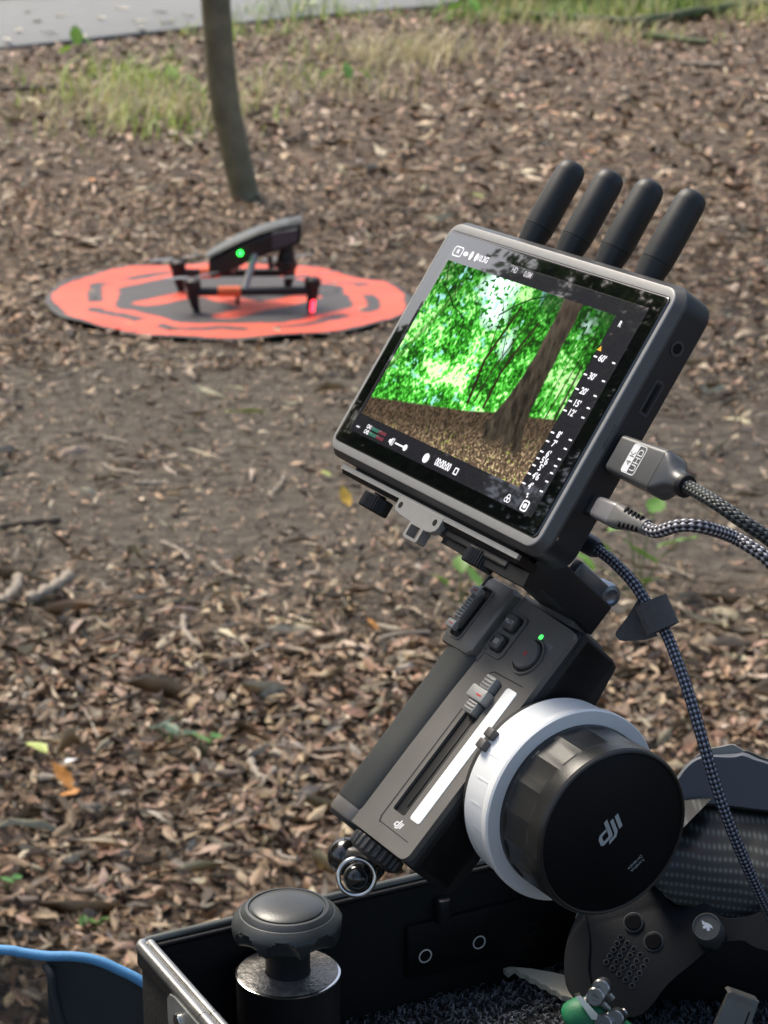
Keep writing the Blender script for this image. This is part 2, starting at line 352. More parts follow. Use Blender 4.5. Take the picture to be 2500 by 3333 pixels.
o = sp_leaf(238, 2578, .032, wht, 2.6, 'small white scrap resting on the curled orange leaf', 'scrap', z=.045, name='white_scrap')
sp_leaf(297, 610, .07, org, .3, 'ochre leaf on the litter between path and landing pad', z=.03)
sp_leaf(1912, 514, .07, org, 1.2, 'orange leaf on the far litter behind the antennas', z=.03)
sp_leaf(1555, 668, .06, lgr, .7, 'lime green leaf on the litter beyond the monitor corner', z=.03)
sp_leaf(1310, 585, .06, org, 2, 'rusty orange leaf on the litter to the right of the tree', z=.03)
sp_leaf(2050, 2070, .03, org, 2, 'tiny orange leaf behind the strap of the dark cable', z=.02)
sp_leaf(800, 1363, .10, lgr, 1.5, 'long pale green blade of grass lying on bare soil', z=.012).scale.x = .02
sp_leaf(120, 2480, .05, lgr, .8, 'pale yellow green torn leaf on the litter', z=.02)
sp_leaf(1060, 1560, .03, lgr, 1, 'tiny lime leaf beside the bright yellow leaf', z=.012)

pal_l = mat('leaf_pale', (.55, .5, .38), .5, var=.2, scale=4)
V, F = one_leaf_mesh(3, .5); pale_me = raw_mesh('fallen_leaf', V, F, pal_l, smooth=True)
for k, (px, py) in enumerate(((60, 100), (160, 108), (460, 88), (455, 70), (20, 130), (545, 75), (330, 60), (200, 52), (610, 50), (120, 70), (400, 30), (270, 120), (520, 40), (90, 40))):
    p = gnd(px, py, .05); o = put_leaf(pale_me, p.x, p.y, .11, k*1.7, (.1, .1), .05); o.location.z = .05; tag(o, 'pale leaf lying on the grey asphalt path', 'leaf', 'leaves on the path')

# twigs and sticks
stk = mat('dead_wood', (.33, .28, .22), .75, var=.35, scale=40, bump=.5, bscale=120); stkd = mat('dark_wood', (.12, .095, .07), .8, var=.35, scale=40, bump=.5, bscale=120)
def stick(p0, p1, r, m, lab, name='fallen_twig', bow=.02, group=None):
    a, b = gnd(*p0), gnd(*p1); d = b-a; n = Vector((-d.y, d.x, 0)).normalized(); s = rnd.choice([-1, 1])
    P = [a+d*t+n*bow*s*math.sin(t*math.pi)*d.length*4 for t in (0, .25, .5, .75, 1)]
    P = [Vector((q.x, q.y, gz(q.x, q.y)+r*.95+.006)) for q in P]; c0 = P[0].copy()
    me = tube_mesh(name, [q-c0 for q in smooth_path(P, 3)], [r*(.75+.3*math.sin(i*1.9)) if 0 < i < 12 else r*.6 for i in range(13)], m, 7)
    o = link(bpy.data.objects.new(name, me)); o.location = c0; return tag(o, lab, 'twig', group)
stick((440, 1588), (552, 1590), .0075, stk, 'short straight pale stick lying on the bare soil', bow=0)
stick((405, 1512), (510, 1514), .006, stk, 'second pale stick lying just behind the short straight one', bow=.01)
stick((525, 1785), (615, 1845), .006, stk, 'thin pinkish bent twig on the bare soil edge')
stick((95, 1985), (230, 1905), .015, stk, 'thick weathered stick stub lying in the litter', name='fallen_stick', bow=.01)
stick((0, 1990), (60, 1905), .013, stk, 'crooked weathered stick beside the thick stub', name='fallen_stick')
stick((390, 1865), (545, 1862), .006, stkd, 'dark straight twig lying behind the pinkish twig', bow=.01)
stick((0, 1735), (200, 1715), .01, stkd, 'long dark stick at the far side of the litter', name='fallen_stick', bow=.01)
stick((690, 1850), (790, 1905), .005, stk, 'pale slim twig lying at the litter edge')
stick((600, 2030), (650, 2130), .008, stk, 'curved pale twig standing out of the brown litter')
stick((820, 2480), (865, 2580), .008, stk, 'forked pale twig near the ivy leaves')
stick((870, 1630), (925, 1560), .004, stk, 'slim greenish straw on the soil left of the yellow leaf', bow=.01)
stick((2150, 1860), (2260, 1900), .004, stk, 'grey slim twig under the green plant')
stick((2210, 222), (2355, 228), .02, stk, 'pale broken stick far back on the right', name='fallen_stick', bow=.01)
stick((0, 305), (190, 295), .018, stkd, 'dark thin stick lying in the grass left of the tree', name='fallen_stick')
for i in range(46):
    y = math.sqrt(rnd.uniform(2.5**2, 6.2**2)); x = rnd.uniform(-1, .8)*y*.17; a = rnd.uniform(0, 6.28); L = rnd.uniform(.04, .13)
    if in_pad(x, y): continue
    r = rnd.uniform(.0016, .004); P = [Vector((x+math.cos(a)*L*t+rnd.gauss(0, .004), y+math.sin(a)*L*t, gz(x, y)+.012+r+rnd.random()*.008)) for t in (0, .33, .66, 1)]
    c0 = P[0].copy(); o = link(bpy.data.objects.new('fallen_twig', tube_mesh('fallen_twig', [q-c0 for q in smooth_path(P, 2)], r, rnd.choice([stk, stk, stkd]), 6))); o.location = c0
    tag(o, 'thin bits of twig scattered in the leaf litter', 'twig', 'small twigs scattered over the floor')

# ------------------------------------------------------------------ grass and weeds
GRM = attr_mat('grass_blade', rough=.55, var=.2, transl=.3)
def blades(name, label, patches, seed, kind='stuff', cat='grass'):
    g = np.random.default_rng(seed); V, Q, C = [], [], []; o = 0
    for cx, cy, rx, ry, n, h, pal in patches:
        for _ in range(n):
            x = g.normal(cx, rx); y = g.normal(cy, ry); a = g.uniform(0, 6.28); L = h*g.uniform(.25, 1.15); w = g.uniform(.003, .007); ln = g.uniform(.2, 1.3)
            d = np.array([math.cos(a), math.sin(a)]); e = np.array([-d[1], d[0]])*w; z0 = gz(x, y)-.005; c = np.array(pal[g.integers(len(pal))])*g.uniform(.7, 1.3)
            for k, (t, ww) in enumerate(((0, 1), (.5, .8), (1, .1))):
                b = np.array([x, y])+d*L*ln*t*t; zz = z0+L*t*(1-.3*ln*t); V += [(*(b-e*ww), zz), (*(b+e*ww), zz)]; C += [c, c]
            Q += [(o, o+1, o+3, o+2), (o+2, o+3, o+5, o+4)]; o += 6
    me = raw_mesh(name, V, Q, GRM, np.array(C)); return tag(link(bpy.data.objects.new(name, me)), label, cat, kind=kind)
dry = [(.52, .46, .26), (.6, .52, .33), (.42, .38, .2)]; grn = [(.26, .38, .08), (.36, .48, .12), (.5, .52, .2)]; lush = [(.1, .22, .04), (.16, .32, .06), (.22, .36, .1)]
pt = []
for px, py, n, h, pl in ((330, 330, 120, .32, dry+grn), (420, 270, 110, .4, grn), (560, 380, 130, .3, grn+dry), (250, 390, 90, .25, dry), (640, 420, 70, .22, grn), (400, 420, 80, .25, dry+grn), (200, 260, 40, .25, grn), (480, 360, 60, .34, dry), (620, 320, 60, .3, grn),
                         (850, 300, 60, .26, dry), (1000, 260, 90, .24, dry+grn), (1150, 300, 80, .24, dry), (1250, 210, 110, .4, dry), (1330, 190, 90, .45, dry), (1440, 180, 90, .5, dry), (1100, 170, 80, .3, dry+grn),
                         (820, 110, 60, .3, grn), (900, 60, 70, .35, grn+lush), (1010, 40, 70, .4, grn), (650, 110, 40, .28, grn), (1500, 60, 90, .3, lush), (1650, 60, 160, .35, grn+dry), (1760, 45, 220, .4, grn+dry), (1850, 60, 260, .4, grn+lush), (2000, 55, 260, .4, grn+dry), (2150, 40, 240, .4, grn+lush), (2330, 30, 200, .4, dry+grn), (2450, 60, 160, .3, dry+grn), (1900, 110, 120, .3, dry), (2080, 130, 100, .25, dry+grn), (1130, 60, 60, .3, grn), (1600, 25, 90, .35, lush)):
    p = gnd(px, py); pt.append((p.x, p.y, .2, .3, int(n*1.15), h*.6, pl))
blades('grass', 'dry and green grass growing along the edge of the path', pt, 77)

BLADE = attr_mat('green_leaf', rough=.42, var=.18, scale=40, transl=.25)
def weed(px, py, specs, lab, name='leafy_weed', group=None, colour=(.10, .26, .04), stem=(.16, .2, .07), lift=1.0):
    """broad leaves on short stalks; each leaf is a part"""
    p = gnd(px, py); root = empty(name, loc=(p.x, p.y, gz(p.x, p.y))); tag(root, lab, 'plant', group); sm = mat('weed_stem', stem, .6)
    for k, (dx, dy, dz, L, rz, tl) in enumerate(specs):
        V, F = one_leaf_mesh(k+int(px), .35); V[:, 0] *= 1.5; V *= L; g = np.random.default_rng(k); c = np.array(colour)*g.uniform(.75, 1.35)
        me = raw_mesh('leaf', V, F, BLADE, np.repeat(c[None], len(V), 0), smooth=True); o = link(bpy.data.objects.new('leaf', me), root); o.location = (dx, dy, dz); o.rotation_euler = (tl, rnd.uniform(-.3, .3), rz)
        tube('stem', smooth_path([(0, 0, -.004), (dx*.5, dy*.5, dz*.75), (dx, dy, dz)], 4), .0016, sm, root, 6)
    return root
weed(2075, 1960, [(.075, .03, .10, .085, -1.9, .5), (-.02, .06, .13, .075, -1.2, .4), (.0, .0, .095, .08, 1.9, .6), (-.07, .05, .09, .06, 2.2, .5), (-.1, .02, .07, .055, .9, .4), (.02, -.03, .05, .05, 3.5, .5), (-.14, .0, .05, .05, 2.7, .6), (.04, .1, .155, .06, -.4, .4)], 'broad leaved green weed growing behind the cable strap', colour=(.14, .3, .05))
weed(1500, 1990, [(.02, 0, .06, .06, 1.0, .6), (-.04, .02, .05, .05, 2.4, .5), (.0, .05, .07, .05, .1, .4)], 'low green weed growing behind the top of the hand grip', colour=(.17, .34, .06))
weed(560, 2440, [(.0, 0, .03, .036, .6, .3), (.03, -.012, .028, .04, 2.2, .3), (-.03, .02, .025, .034, 4, .3), (-.012, .04, .025, .03, 5, .3)], 'dark bluish ivy leaves among the brown litter', 'ivy', colour=(.06, .13, .07))
weed(655, 2470, [(.0, 0, .03, .036, 1.2, .4), (.022, .01, .03, .03, 2.6, .3)], 'bright green ivy leaves beside the dark ivy', 'ivy', colour=(.1, .25, .05))
weed(310, 3040, [(.0, 0, .014, .022, 1.2, .3), (.012, .005, .016, .018, 2.6, .3), (-.015, 0, .016, .02, 0, .3)], 'small green weed by the blue trimmed chair', colour=(.1, .25, .05))
weed(20, 2905, [(.0, 0, .014, .024, 1.2, .3), (.014, .006, .016, .02, 2.6, .3)], 'small green weed in the litter left of the case', colour=(.1, .28, .06))
weed(250, 235, [(0, 0, .2, .13, .4, .8), (.07, .02, .15, .12, 2, .7), (-.06, .05, .12, .1, 4, .6)], 'light green broad leaf weed in the grass left of the tree', colour=(.25, .45, .07))
weed(560, 330, [(0, 0, .14, .1, .4, .8), (.09, .02, .1, .1, 2, .7), (-.09, .05, .12, .1, 4, .6), (.14, .04, .05, .1, 1, .6)], 'yellow green weed growing just left of the tree trunk', colour=(.3, .42, .1))
weed(1130, 290, [(0, 0, .1, .1, .4, .8), (.09, .02, .08, .1, 2, .7), (-.1, .05, .08, .1, 4, .6)], 'low green weed in the dry grass right of the tree', colour=(.2, .38, .09))
weed(1540, 75, [(0, 0, .12, .14, .4, .8), (.12, .02, .1, .14, 2, .7), (-.12, .05, .1, .14, 4, .6), (-.24, .05, .08, .12, 4, .6)], 'bright green weed by the far end of the path', colour=(.2, .4, .06))
for k, (px, py) in enumerate(((880, 90), (1010, 70), (1060, 40), (900, 30), (980, 20))):
    weed(px, py, [(0, 0, .3, .11, .4, .9), (.06, .02, .2, .1, 2, .7), (-.06, .05, .22, .1, 4, .6), (.02, .02, .12, .1, 5, .6), (-.03, .02, .42, .09, 1, .6)], 'tall thin green weed at the path edge right of the trunk', group='weeds at the path edge', colour=(.22, .4, .08))

# ------------------------------------------------------------------ trees
bark = mat('bark', (.20, .185, .115), .85, var=.5, scale=14, bump=.9, bscale=70)
CROWN = attr_mat('tree_leaf', rough=.5, var=.2, scale=6, transl=.5)
def crown_mesh(name, clumps, n, ls, pal, seed):
    g = np.random.default_rng(seed); ci = g.integers(len(clumps), size=n); cl = np.array(clumps)
    d = g.normal(size=(n, 3)); d /= np.linalg.norm(d, axis=1)[:, None]; P = cl[ci, :3]+d*(cl[ci, 3]*g.random(n)**.45)[:, None]*np.array([1, 1, .75])
    a = g.normal(size=(n, 3)); a /= np.linalg.norm(a, axis=1)[:, None]; b = np.cross(a, g.normal(size=(n, 3))); b /= np.linalg.norm(b, axis=1)[:, None]
    s = (ls*g.uniform(.6, 1.3, n))[:, None]; V = np.stack([P-a*s, P+b*s*.5, P+a*s, P-b*s*.5], 1).reshape(-1, 3)
    c = np.array(pal)[g.integers(len(pal), size=n)]*g.uniform(.7, 1.3, (n, 1)); i = np.arange(n)[:, None]*4
    return raw_mesh(name, V, i+np.arange(4)[None], CROWN, np.repeat(c, 4, 0))
GREEN = [(.06, .13, .025), (.10, .19, .035), (.15, .23, .045), (.07, .11, .025)]
def tree(x, y, trunk_pts, r0, h, cr, nleaf, lab, seed, z0=None, ls=.09, name='woodland_tree', group=None, pal=GREEN, nclump=34):
    g = random.Random(seed); root = empty(name, loc=(x, y, gz(x, y)-.03)); tag(root, lab, 'tree', group)
    P = smooth_path(trunk_pts, 6); N = len(P)
    tube('trunk', P, [r0*(1.7 if i == 0 else 1.3 if i == 1 else 1.15 if i < 4 else 1)*(1-.75*max(0, (p.z-.8)/h)) for i, p in enumerate(P)], bark, root, 14)
    top = P[-1]; z0 = z0 or h*.35; cl = []
    for k in range(nclump):
        a = g.uniform(0, 6.28); zz = g.uniform(z0, h); q = 1-abs((zz-(z0+h)/2)/((h-z0)/2))**2.2; rr = cr*(.35+.65*q)*math.sqrt(g.random())
        t = min(1, zz/h); ax = P[min(N-1, int(t*(N-1)))]; c = Vector((ax.x+math.cos(a)*rr, ax.y+math.sin(a)*rr, zz)); cl.append((*c, g.uniform(.35, .8)*cr*.45))
        if k % 3 == 0:
            b = P[max(1, min(N-2, int(t*.75*(N-1))))]; tube('limb', smooth_path([b, (b+c)/2+Vector((0, 0, .15)), c], 3), [r0*.3*(1-.13*i) for i in range(7)], bark, root, 6)
    link(bpy.data.objects.new('crown', crown_mesh('crown', cl, nleaf, ls, pal, seed)), root); return root
tree(-.514, 8.54, [(0, 0, 0), (-.016, 0, .08), (-.056, 0, .27), (-.084, 0, .44), (-.104, 0, .76), (-.13, .02, 1.3), (-.1, .05, 2.2), (.05, .1, 3.4), (.1, .1, 4.8), (.05, .2, 6.5), (.1, .2, 9)], .056, 9, 1.7, 3500, 'slender leaning tree trunk standing behind the landing pad', 3, z0=5.6, name='young_tree')
for k, (x, y, h, cr, z0) in enumerate(((-6.2, 4.4, 8.5, 2.5, 1.6), (-7.6, 3.2, 9, 2.6, 1.6), (-9.2, 6.2, 10.5, 3.0, 1.6), (-6.6, 6.6, 9, 2.5, 2.0), (-10.5, 4.4, 11, 3.0, 1.6), (-9.0, 8.6, 10.5, 2.8, 1.6), (-12, 8.0, 12, 3.4, 2.0))):
    tree(x, y, [(0, 0, 0), (.05, 0, h*.15), (.1, .1, h*.4), (0, .15, h*.7), (.05, .1, h)], .13, h, cr, 8800, 'leafy woodland tree standing out of frame to the left', 20+k, z0=z0, ls=.11, nclump=56, group='woodland trees on the left')
for k, (x, y, h) in enumerate(((8.5, 6.5, 9), (11, 14, 10), (4.5, -6, 9), (-4.5, -5.5, 9))):
    tree(x, y, [(0, 0, 0), (.05, 0, h*.15), (.1, .1, h*.4), (0, .15, h*.7), (.05, .1, h)], .16, h, 2.8, 4500, 'tall woodland tree standing around the clearing', 50+k, z0=2.4, ls=.12, group='woodland trees around the clearing')
def shrub(px, py, r, h, lab, seed, pal, n=1500, ls=.07, name='shrub', group=None):
    p = gnd(px, py); root = empty(name, loc=(p.x, p.y, gz(p.x, p.y)-.02)); tag(root, lab, 'shrub', group); g = random.Random(seed); cl = []
    for k in range(9):
        a = g.uniform(0, 6.28); q = g.uniform(.0, r); c = (math.cos(a)*q, math.sin(a)*q, g.uniform(.12, h)); cl.append((*c, r*.4)); tube('stem', smooth_path([(0, 0, 0), (c[0]*.6, c[1]*.6, c[2]*.6), c], 3), .01, bark, root, 6)
    link(bpy.data.objects.new('foliage', crown_mesh('foliage', cl, n, ls, pal, seed)), root); return root
for k, px in enumerate((-120, 60, 230)): shrub(px, -18-18*k, .55, .7, 'dark green shrub on the far side of the path', 70+k, [(.03, .06, .02), (.05, .09, .03)], group='shrubs beyond the path')
shrub(1640, 22, .4, .45, 'green bushy undergrowth left of the mossy log', 75, [(.12, .25, .04), (.2, .34, .07)])
shrub(1900, 30, .6, .5, 'bright green undergrowth growing right behind the mossy log', 76, [(.1, .25, .03), (.16, .33, .05)], n=2600)
shrub(2180, 14, .5, .5, 'yellowish green undergrowth at the far end of the mossy log', 77, [(.2, .3, .08), (.14, .26, .05)], n=1800)
moss = mat('mossy_bark', (.055, .075, .025), .9, var=.5, scale=9, bump=.8, bscale=40)
def log(p0, p1, r, lab):
    a, b = gnd(*p0), gnd(*p1); P = [a.lerp(b, t)+Vector((0, .06*math.sin(t*5), 0)) for t in (0, .2, .4, .6, .8, 1)]; P = [Vector((q.x, q.y, gz(q.x, q.y)+r*.85+.01)) for q in P]; c0 = P[0].copy()
    o = link(bpy.data.objects.new('fallen_log', tube_mesh('fallen_log', [q-c0 for q in smooth_path(P, 4)], [r*(1+.12*math.sin(i*1.3)) for i in range(21)], moss, 10))); o.location = c0; tag(o, lab, 'log')
log((1640, 62), (2060, 84), .03, 'dark mossy fallen branch lying below the green undergrowth')
log((2060, 96), (2620, 14), .04, 'thick mossy log running up toward the right edge')
log((2090, 130), (2300, 150), .02, 'thin dark fallen branch in front of the thick mossy log')

# ================================================================== DEVICE FRAMES (solved from the photograph)
R_M = np.array([[0.48912899, -0.4922321, 0.72004194], [0.26197917, 0.87032892, 0.41700657], [-0.83193735, -0.01533401, 0.55465766]])
T_M = (0.04498681, -0.0583158, 0.95688291)
TH = math.radians(-9.6); RX = np.array([[1, 0, 0], [0, math.cos(TH), -math.sin(TH)], [0, math.sin(TH), math.cos(TH)]]); R_H = R_M @ RX
T_H = ((1470-CX)/F_PX*.945, (2330-CY)/F_PX*.945, .945)
def frame(Rm, t):
    x, y, z = cam2w(Rm[:, 0]), cam2w(-Rm[:, 1]), cam2w(-Rm[:, 2]); p = Vector((0, 0, CAMH))+cam2w(t)
    return Matrix(((x.x, y.x, z.x, p.x), (x.y, y.y, z.y, p.y), (x.z, y.z, z.z, p.z), (0, 0, 0, 1)))
MM, MH = frame(R_M, T_M), frame(R_H, T_H)

grey_al = mat('grey_anodised', (.30, .30, .295), .42, .2, var=.06, scale=300, bump=.04, bscale=3000)
dark_pl = mat('dark_plastic', (.021, .025, .031), .45, var=.12, scale=120, bump=.06, bscale=2500)
rubber = mat('antenna_rubber', (.015, .017, .018), .5, var=.2, scale=90, bump=.08, bscale=1800)
black = mat('black_plastic', (.006, .0063, .0075), .5, var=.15, scale=150)
blackm = mat('black_metal', (.018, .018, .019), .38, .3, var=.15, scale=200)
chrome = mat('polished_steel', (.62, .62, .61), .16, 1, var=.1, scale=150)
steel = mat('brushed_steel', (.42, .41, .39), .33, 1, var=.2, scale=150)
white_ui = mat('screen_white', (.02, .02, .02), .1, emis=(1, .97, 1), estr=.55, var=0)
amber_ui = mat('screen_amber', (.02, .02, .02), .1, emis=(1, .55, .05), estr=.45, var=0)
green_ui = mat('screen_green', (.02, .02, .02), .1, emis=(.05, .28, .18), estr=.25, var=0)
red_ui = mat('screen_red', (.02, .02, .02), .1, emis=(.3, .04, .07), estr=.25, var=0)
grey_ui = mat('screen_grey', (.02, .02, .02), .1, emis=(.6, .57, .6), estr=.5, var=0)

# ------------------------------------------------------------------ MONITOR
def make_monitor():
    root = empty('remote_monitor', MM); tag(root, 'grey framed video monitor with four stubby antennas, its bright screen showing a green wood', 'monitor')
    def rl(z, w, h, r): return [(a*U, b*U, z*U) for a, b in rrect(w, h, r, 8)]
    bm = BM(); loft(bm, [rl(-4.6, 177.4, 120.8, 9.6), rl(-16.6, 177.4, 120.8, 9.6), rl(-18, 176.4, 119.8, 9), rl(-18.6, 173.5, 117, 8)]); hs = mk('housing', bm, dark_pl, root)
    bm = BM(); loft(bm, [rl(-4.6, 177.8, 121.2, 9.6), rl(-3.6, 177.4, 120.8, 9.4), rl(-.6, 171.2, 116.2, 7)], False, False); mk('bezel_chamfer', bm, mat('chamfer_shade_grey', (.07, .071, .072), .42, .2, var=.08), root, angle=28)  # same metal as the bezel; its shade is painted in as darker grey
    bm = BM(); loft(bm, [rl(-.6, 171.2, 116.2, 7), rl(-.15, 170.6, 115.8, 6.9), rl(0, 169.8, 115, 6.5), rl(0, 167.2, 108.4, 2.6), rl(-1.2, 167.0, 108.2, 2.6)], False, False); mk('bezel', bm, grey_al, root, angle=28)
    glassm = mat('screen_glass', (.003, .0035, .004), .035, var=0, coat=0, spec=1.0)
    bm = BM(); loft(bm, [rl(-1.4, 166.8, 108, 2.6), rl(-.05, 166.8, 108, 2.6), rl(.35, 166.4, 107.6, 2.5), rl(.6, 165.4, 106.6, 2.2)], True, True); mk('screen_glass', bm, glassm, root, angle=25)
    # display area, picture
    dispm = mat('display_panel', (.012, .012, .015), .04, var=0, spec=1.0, emis=(.9, .85, 1), estr=.007)
    bm = BM(); box(bm, -75, 74.5, -47.4, 47.2, .5, .68, .05, .3); dp = mk('display', bm, dispm, root)
    # the live picture: a wood seen through the drone's camera
    nx, ny = 420, 256; u, v = np.meshgrid((np.arange(nx)+.5)/nx, (np.arange(ny)+.5)/ny, indexing='ij')
    A = fbm(u*7, v*5, 101, 4); B = fbm(u*34, v*22, 131, 3); Cn = vnoise(u*95, v*60, 151); D = vnoise(u*60+7, v*40, 171)
    lum = np.clip(1.35*(A-.5)+.8*(B-.5)+.7*(Cn-.5)+.4*(vnoise(u*170, v*105, 161)-.5)+.46, 0, 1)
    g1, g2, g3, g4 = [np.array(c) for c in ((.01, .065, .006), (.04, .34, .02), (.15, .78, .09), (.75, 1.3, .5))]
    def mixc(t, a, b): return a+(b-a)*np.clip(t, 0, 1)[..., None]
    img = mixc(lum/.38, g1, g2); img = mixc((lum-.38)/.22, img, g3); img = mixc((lum-.66)/.2, img, g4)
    img *= (.35+.95*np.clip(1.15-np.abs(u-.4)*1.2, 0, 1)*np.clip(.45+v*1.1, 0, 1))[..., None]
    img *= (1-.72*np.clip((.30-v)/.3, 0, 1)*np.clip((.34-u)/.28, 0, 1)*np.clip(A*1.6, 0, 1))[..., None]      # dark overhead leaves, top left
    sk = np.clip(1.25-np.hypot((u-.36)/.12, (v-.05)/.16), 0, 1)+.9*np.clip(1.1-np.hypot((u-.42)/.09, (v-.22)/.1), 0, 1)+.7*np.clip(1-np.hypot((u-.56)/.05, (v-.33)/.14), 0, 1)+.5*np.clip(1-np.hypot((u-.9)/.06, (v-.1)/.14), 0, 1)
    sk = np.clip(sk*1.5-.55*(1-D), 0, 1)*(Cn > .3); img = mixc(sk, img, np.array((1.1, 1.5, 1.35)))
    bl = np.clip((vnoise(u*40+3, v*28, 181)-.78)*6, 0, 1)*(lum > .3)*(u < .62); img = mixc(bl*.8, img, np.array((.45, .95, .95)))
    def streak(pts, w0, w1, col, k=1., soft=1.):
        nonlocal img
        best = np.full(u.shape, 9.); wd = np.full(u.shape, .01)
        for i in range(len(pts)-1):
            (x0, y0), (x1, y1) = pts[i], pts[i+1]; dx, dy = (x1-x0)*1.65, y1-y0; L = dx*dx+dy*dy
            t = np.clip((((u-x0)*1.65)*dx+(v-y0)*dy)/L, 0, 1); d = np.hypot((u-x0)*1.65-t*dx, v-y0-t*dy); tt = (i+t)/(len(pts)-1); w = w0+(w1-w0)*tt
            k2 = d-w < best; best = np.where(k2, d-w, best)
        a = np.clip(.5-best/(.006*soft), 0, 1)*k
        tex = (.6+.8*fbm(u*60, v*14, 211, 3))[..., None]
        img = img*(1-a[..., None])+np.array(col)*tex*a[..., None]
    streak([(.0, .72), (.06, .5), (.12, .3), (.15, .1)], .02, .014, (.045, .07, .02), .6, 3)
    for pts, w in (([(.53, .70), (.495, .46), (.51, .3), (.53, .12)], .010), ([(.62, .69), (.61, .49), (.63, .33), (.66, .17)], .009), ([(.56, .68), (.56, .5), (.59, .3), (.62, .15)], .005), ([(.5, .42), (.47, .3), (.46, .2)], .004), ([(.61, .4), (.66, .3), (.7, .22)], .004), ([(.57, .4), (.53, .28), (.5, .2)], .003)):
        streak(pts, w*1.25, w*.9, (.03, .02, .01), .97)
    for pts, w in (([(.05, .14), (.12, .19), (.17, .24), (.22, .26), (.27, .29), (.29, .36)], .005), ([(.17, .24), (.2, .34), (.28, .37)], .003), ([(.35, .1), (.42, .12), (.46, .19)], .003), ([(.44, .2), (.5, .12), (.56, .06), (.63, .02)], .008), ([(.02, .03), (.06, .12)], .006), ([(.1, .0), (.12, .12), (.17, .22)], .005)):
        streak(pts, w, w*.6, (.01, .018, .006), .9)
    dk = np.clip((u-.53)/.1, 0, 1)*np.clip((.2-v)/.14, 0, 1)*np.clip(A*2-.3, 0, 1); img = mixc(dk*.9, img, np.array((.012, .05, .012)))
    for pts, w in (([(.94, .62), (.945, .4), (.955, .12)], .006), ([(.90, .62), (.905, .42), (.9, .2)], .004), ([(.985, .6), (.975, .3)], .012)): streak(pts, w, w*.6, (.03, .024, .014), .9)
    # ground
    gl = np.interp(u, [0, .32, .55, .7, .86, 1], [.885, .80, .74, .685, .645, .60]); gn = fbm(u*120, v*80, 231, 2); g5 = vnoise(u*130, v*95, 241)
    gcol = mixc((gn-.25)*1.7, np.array((.05, .035, .022)), np.array((.2, .135, .085))); near = np.clip((v-gl-.10)/.2, 0, 1)
    gcol = gcol*(.75+.6*near)[..., None]; gcol = mixc(near*np.clip((g5-.62)*4, 0, 1), gcol, np.array((.75, .55, .32))); gcol = mixc(near*np.clip((vnoise(u*70, v*50, 251)-.8)*6, 0, 1)*(u > .1), gcol, np.array((.5, .62, .12)))
    ga = np.clip((v-gl)/.012, 0, 1); img = img*(1-ga[..., None])+gcol*ga[..., None]
    # big trunk
    wob = .012*(fbm(v*9+u*0, v*3, 281, 3)-.5); tl = wob+np.interp(v, [0, .02, .23, .46, .62, .72, .8, .86, .9], [.715, .715, .725, .722, .705, .685, .655, .61, .55]); tr = wob+np.interp(v, [0, .03, .19, .45, .6, .7, .78, .9], [.825, .825, .835, .848, .858, .875, .9, .96])
    ta = np.clip((u-tl)/.008, 0, 1)*np.clip((tr-u)/.008, 0, 1)*np.clip((.88-v+.10*(vnoise(u*34, v*0, 261)-.5))/.07, 0, 1)
    tcol = mixc((fbm(u*60-v*14, v*16, 271, 4)-.25)*1.7, np.array((.02, .016, .012)), np.array((.10, .078, .055)))*(.7+.5*np.clip(1-(u-tl)/np.maximum(tr-tl, .01), 0, 1))[..., None]
    tcol = mixc(np.clip((.25-v)*3, 0, 1)*.5, tcol, np.array((.13, .09, .075))); img = img*(1-ta[..., None])+tcol*ta[..., None]
    x0, x1, y0, y1 = -72.6, 58.2, 40.3, -38.8
    V = np.stack([(x0+u*(x1-x0))*U, (y0+v*(y1-y0))*U, np.full(u.shape, .82*U)], -1).reshape(-1, 3); idx = np.arange(nx*ny).reshape(nx, ny)
    F = np.stack([idx[:-1, :-1], idx[:-1, 1:], idx[1:, 1:], idx[1:, :-1]], -1).reshape(-1, 4)
    me = raw_mesh('live_picture', V, F, attr_mat('live_picture', rough=.04, emis=.46, spec=1.0), np.clip(img, 0, 2).reshape(-1, 3), smooth=True); link(bpy.data.objects.new('live_picture', me), dp)
    Z = .95
    def T(s, x, y, size, m=white_ui, sx=.8): return text('screen_text', s, x, -y, Z, size*1.15, m, dp, sx=sx, bold=.09)
    for s, y in (("60'", -21.7), ("30'", -13.5), ("20'", -6.8), ("15'", -1.3), ("12'", 3.0), ("8'", 13.1), ("7'", 17.1), ("6'", 21.8), ("5'6", 24.9), ("5'", 28.1), ("4'6", 31.9), ("4'", 36.3)):
        T(s, 64.4, y, 3.5, sx=.95)
        for x, w in ((59.7, 2.2), (72.4, 2.0)):
            bm = BM(); box(bm, x-w/2, x+w/2, -y-.34, -y+.34, Z-.05, Z+.03, .02, .1); mk('scale_tick', bm, white_ui, dp)
    T('R', 63.4, -37.3, 3.2); T('10.3G', -47.7, -45.2, 3.4, sx=.9); T('HD', -21.5, -45, 3.2, grey_ui, .75); T('0.0M', -11, -44.8, 3.2, grey_ui, .8); T('00:00:00', 3.6, 43.7, 4.2, sx=.72); T('M', -68.6, -45.2, 2.6)
    T('CH1', -61, 42.7, 2.2, sx=.8); T('CH2', -61.1, 45.2, 2.2, sx=.8); T('...', -69.4, 43.2, 5, sx=.8)
    def ring2(cx, cy, w, h, r, t, m, name='screen_icon'):
        bm = BM(); a = [(p*U, q*U, Z*U) for p, q in rrect(w, h, r, 4, cx, cy)]; b = [(p*U, q*U, Z*U) for p, q in rrect(w-2*t, h-2*t, max(.1, r-t), 4, cx, cy)]; loft(bm, [a, b], False, False); mk(name, bm, m, dp)
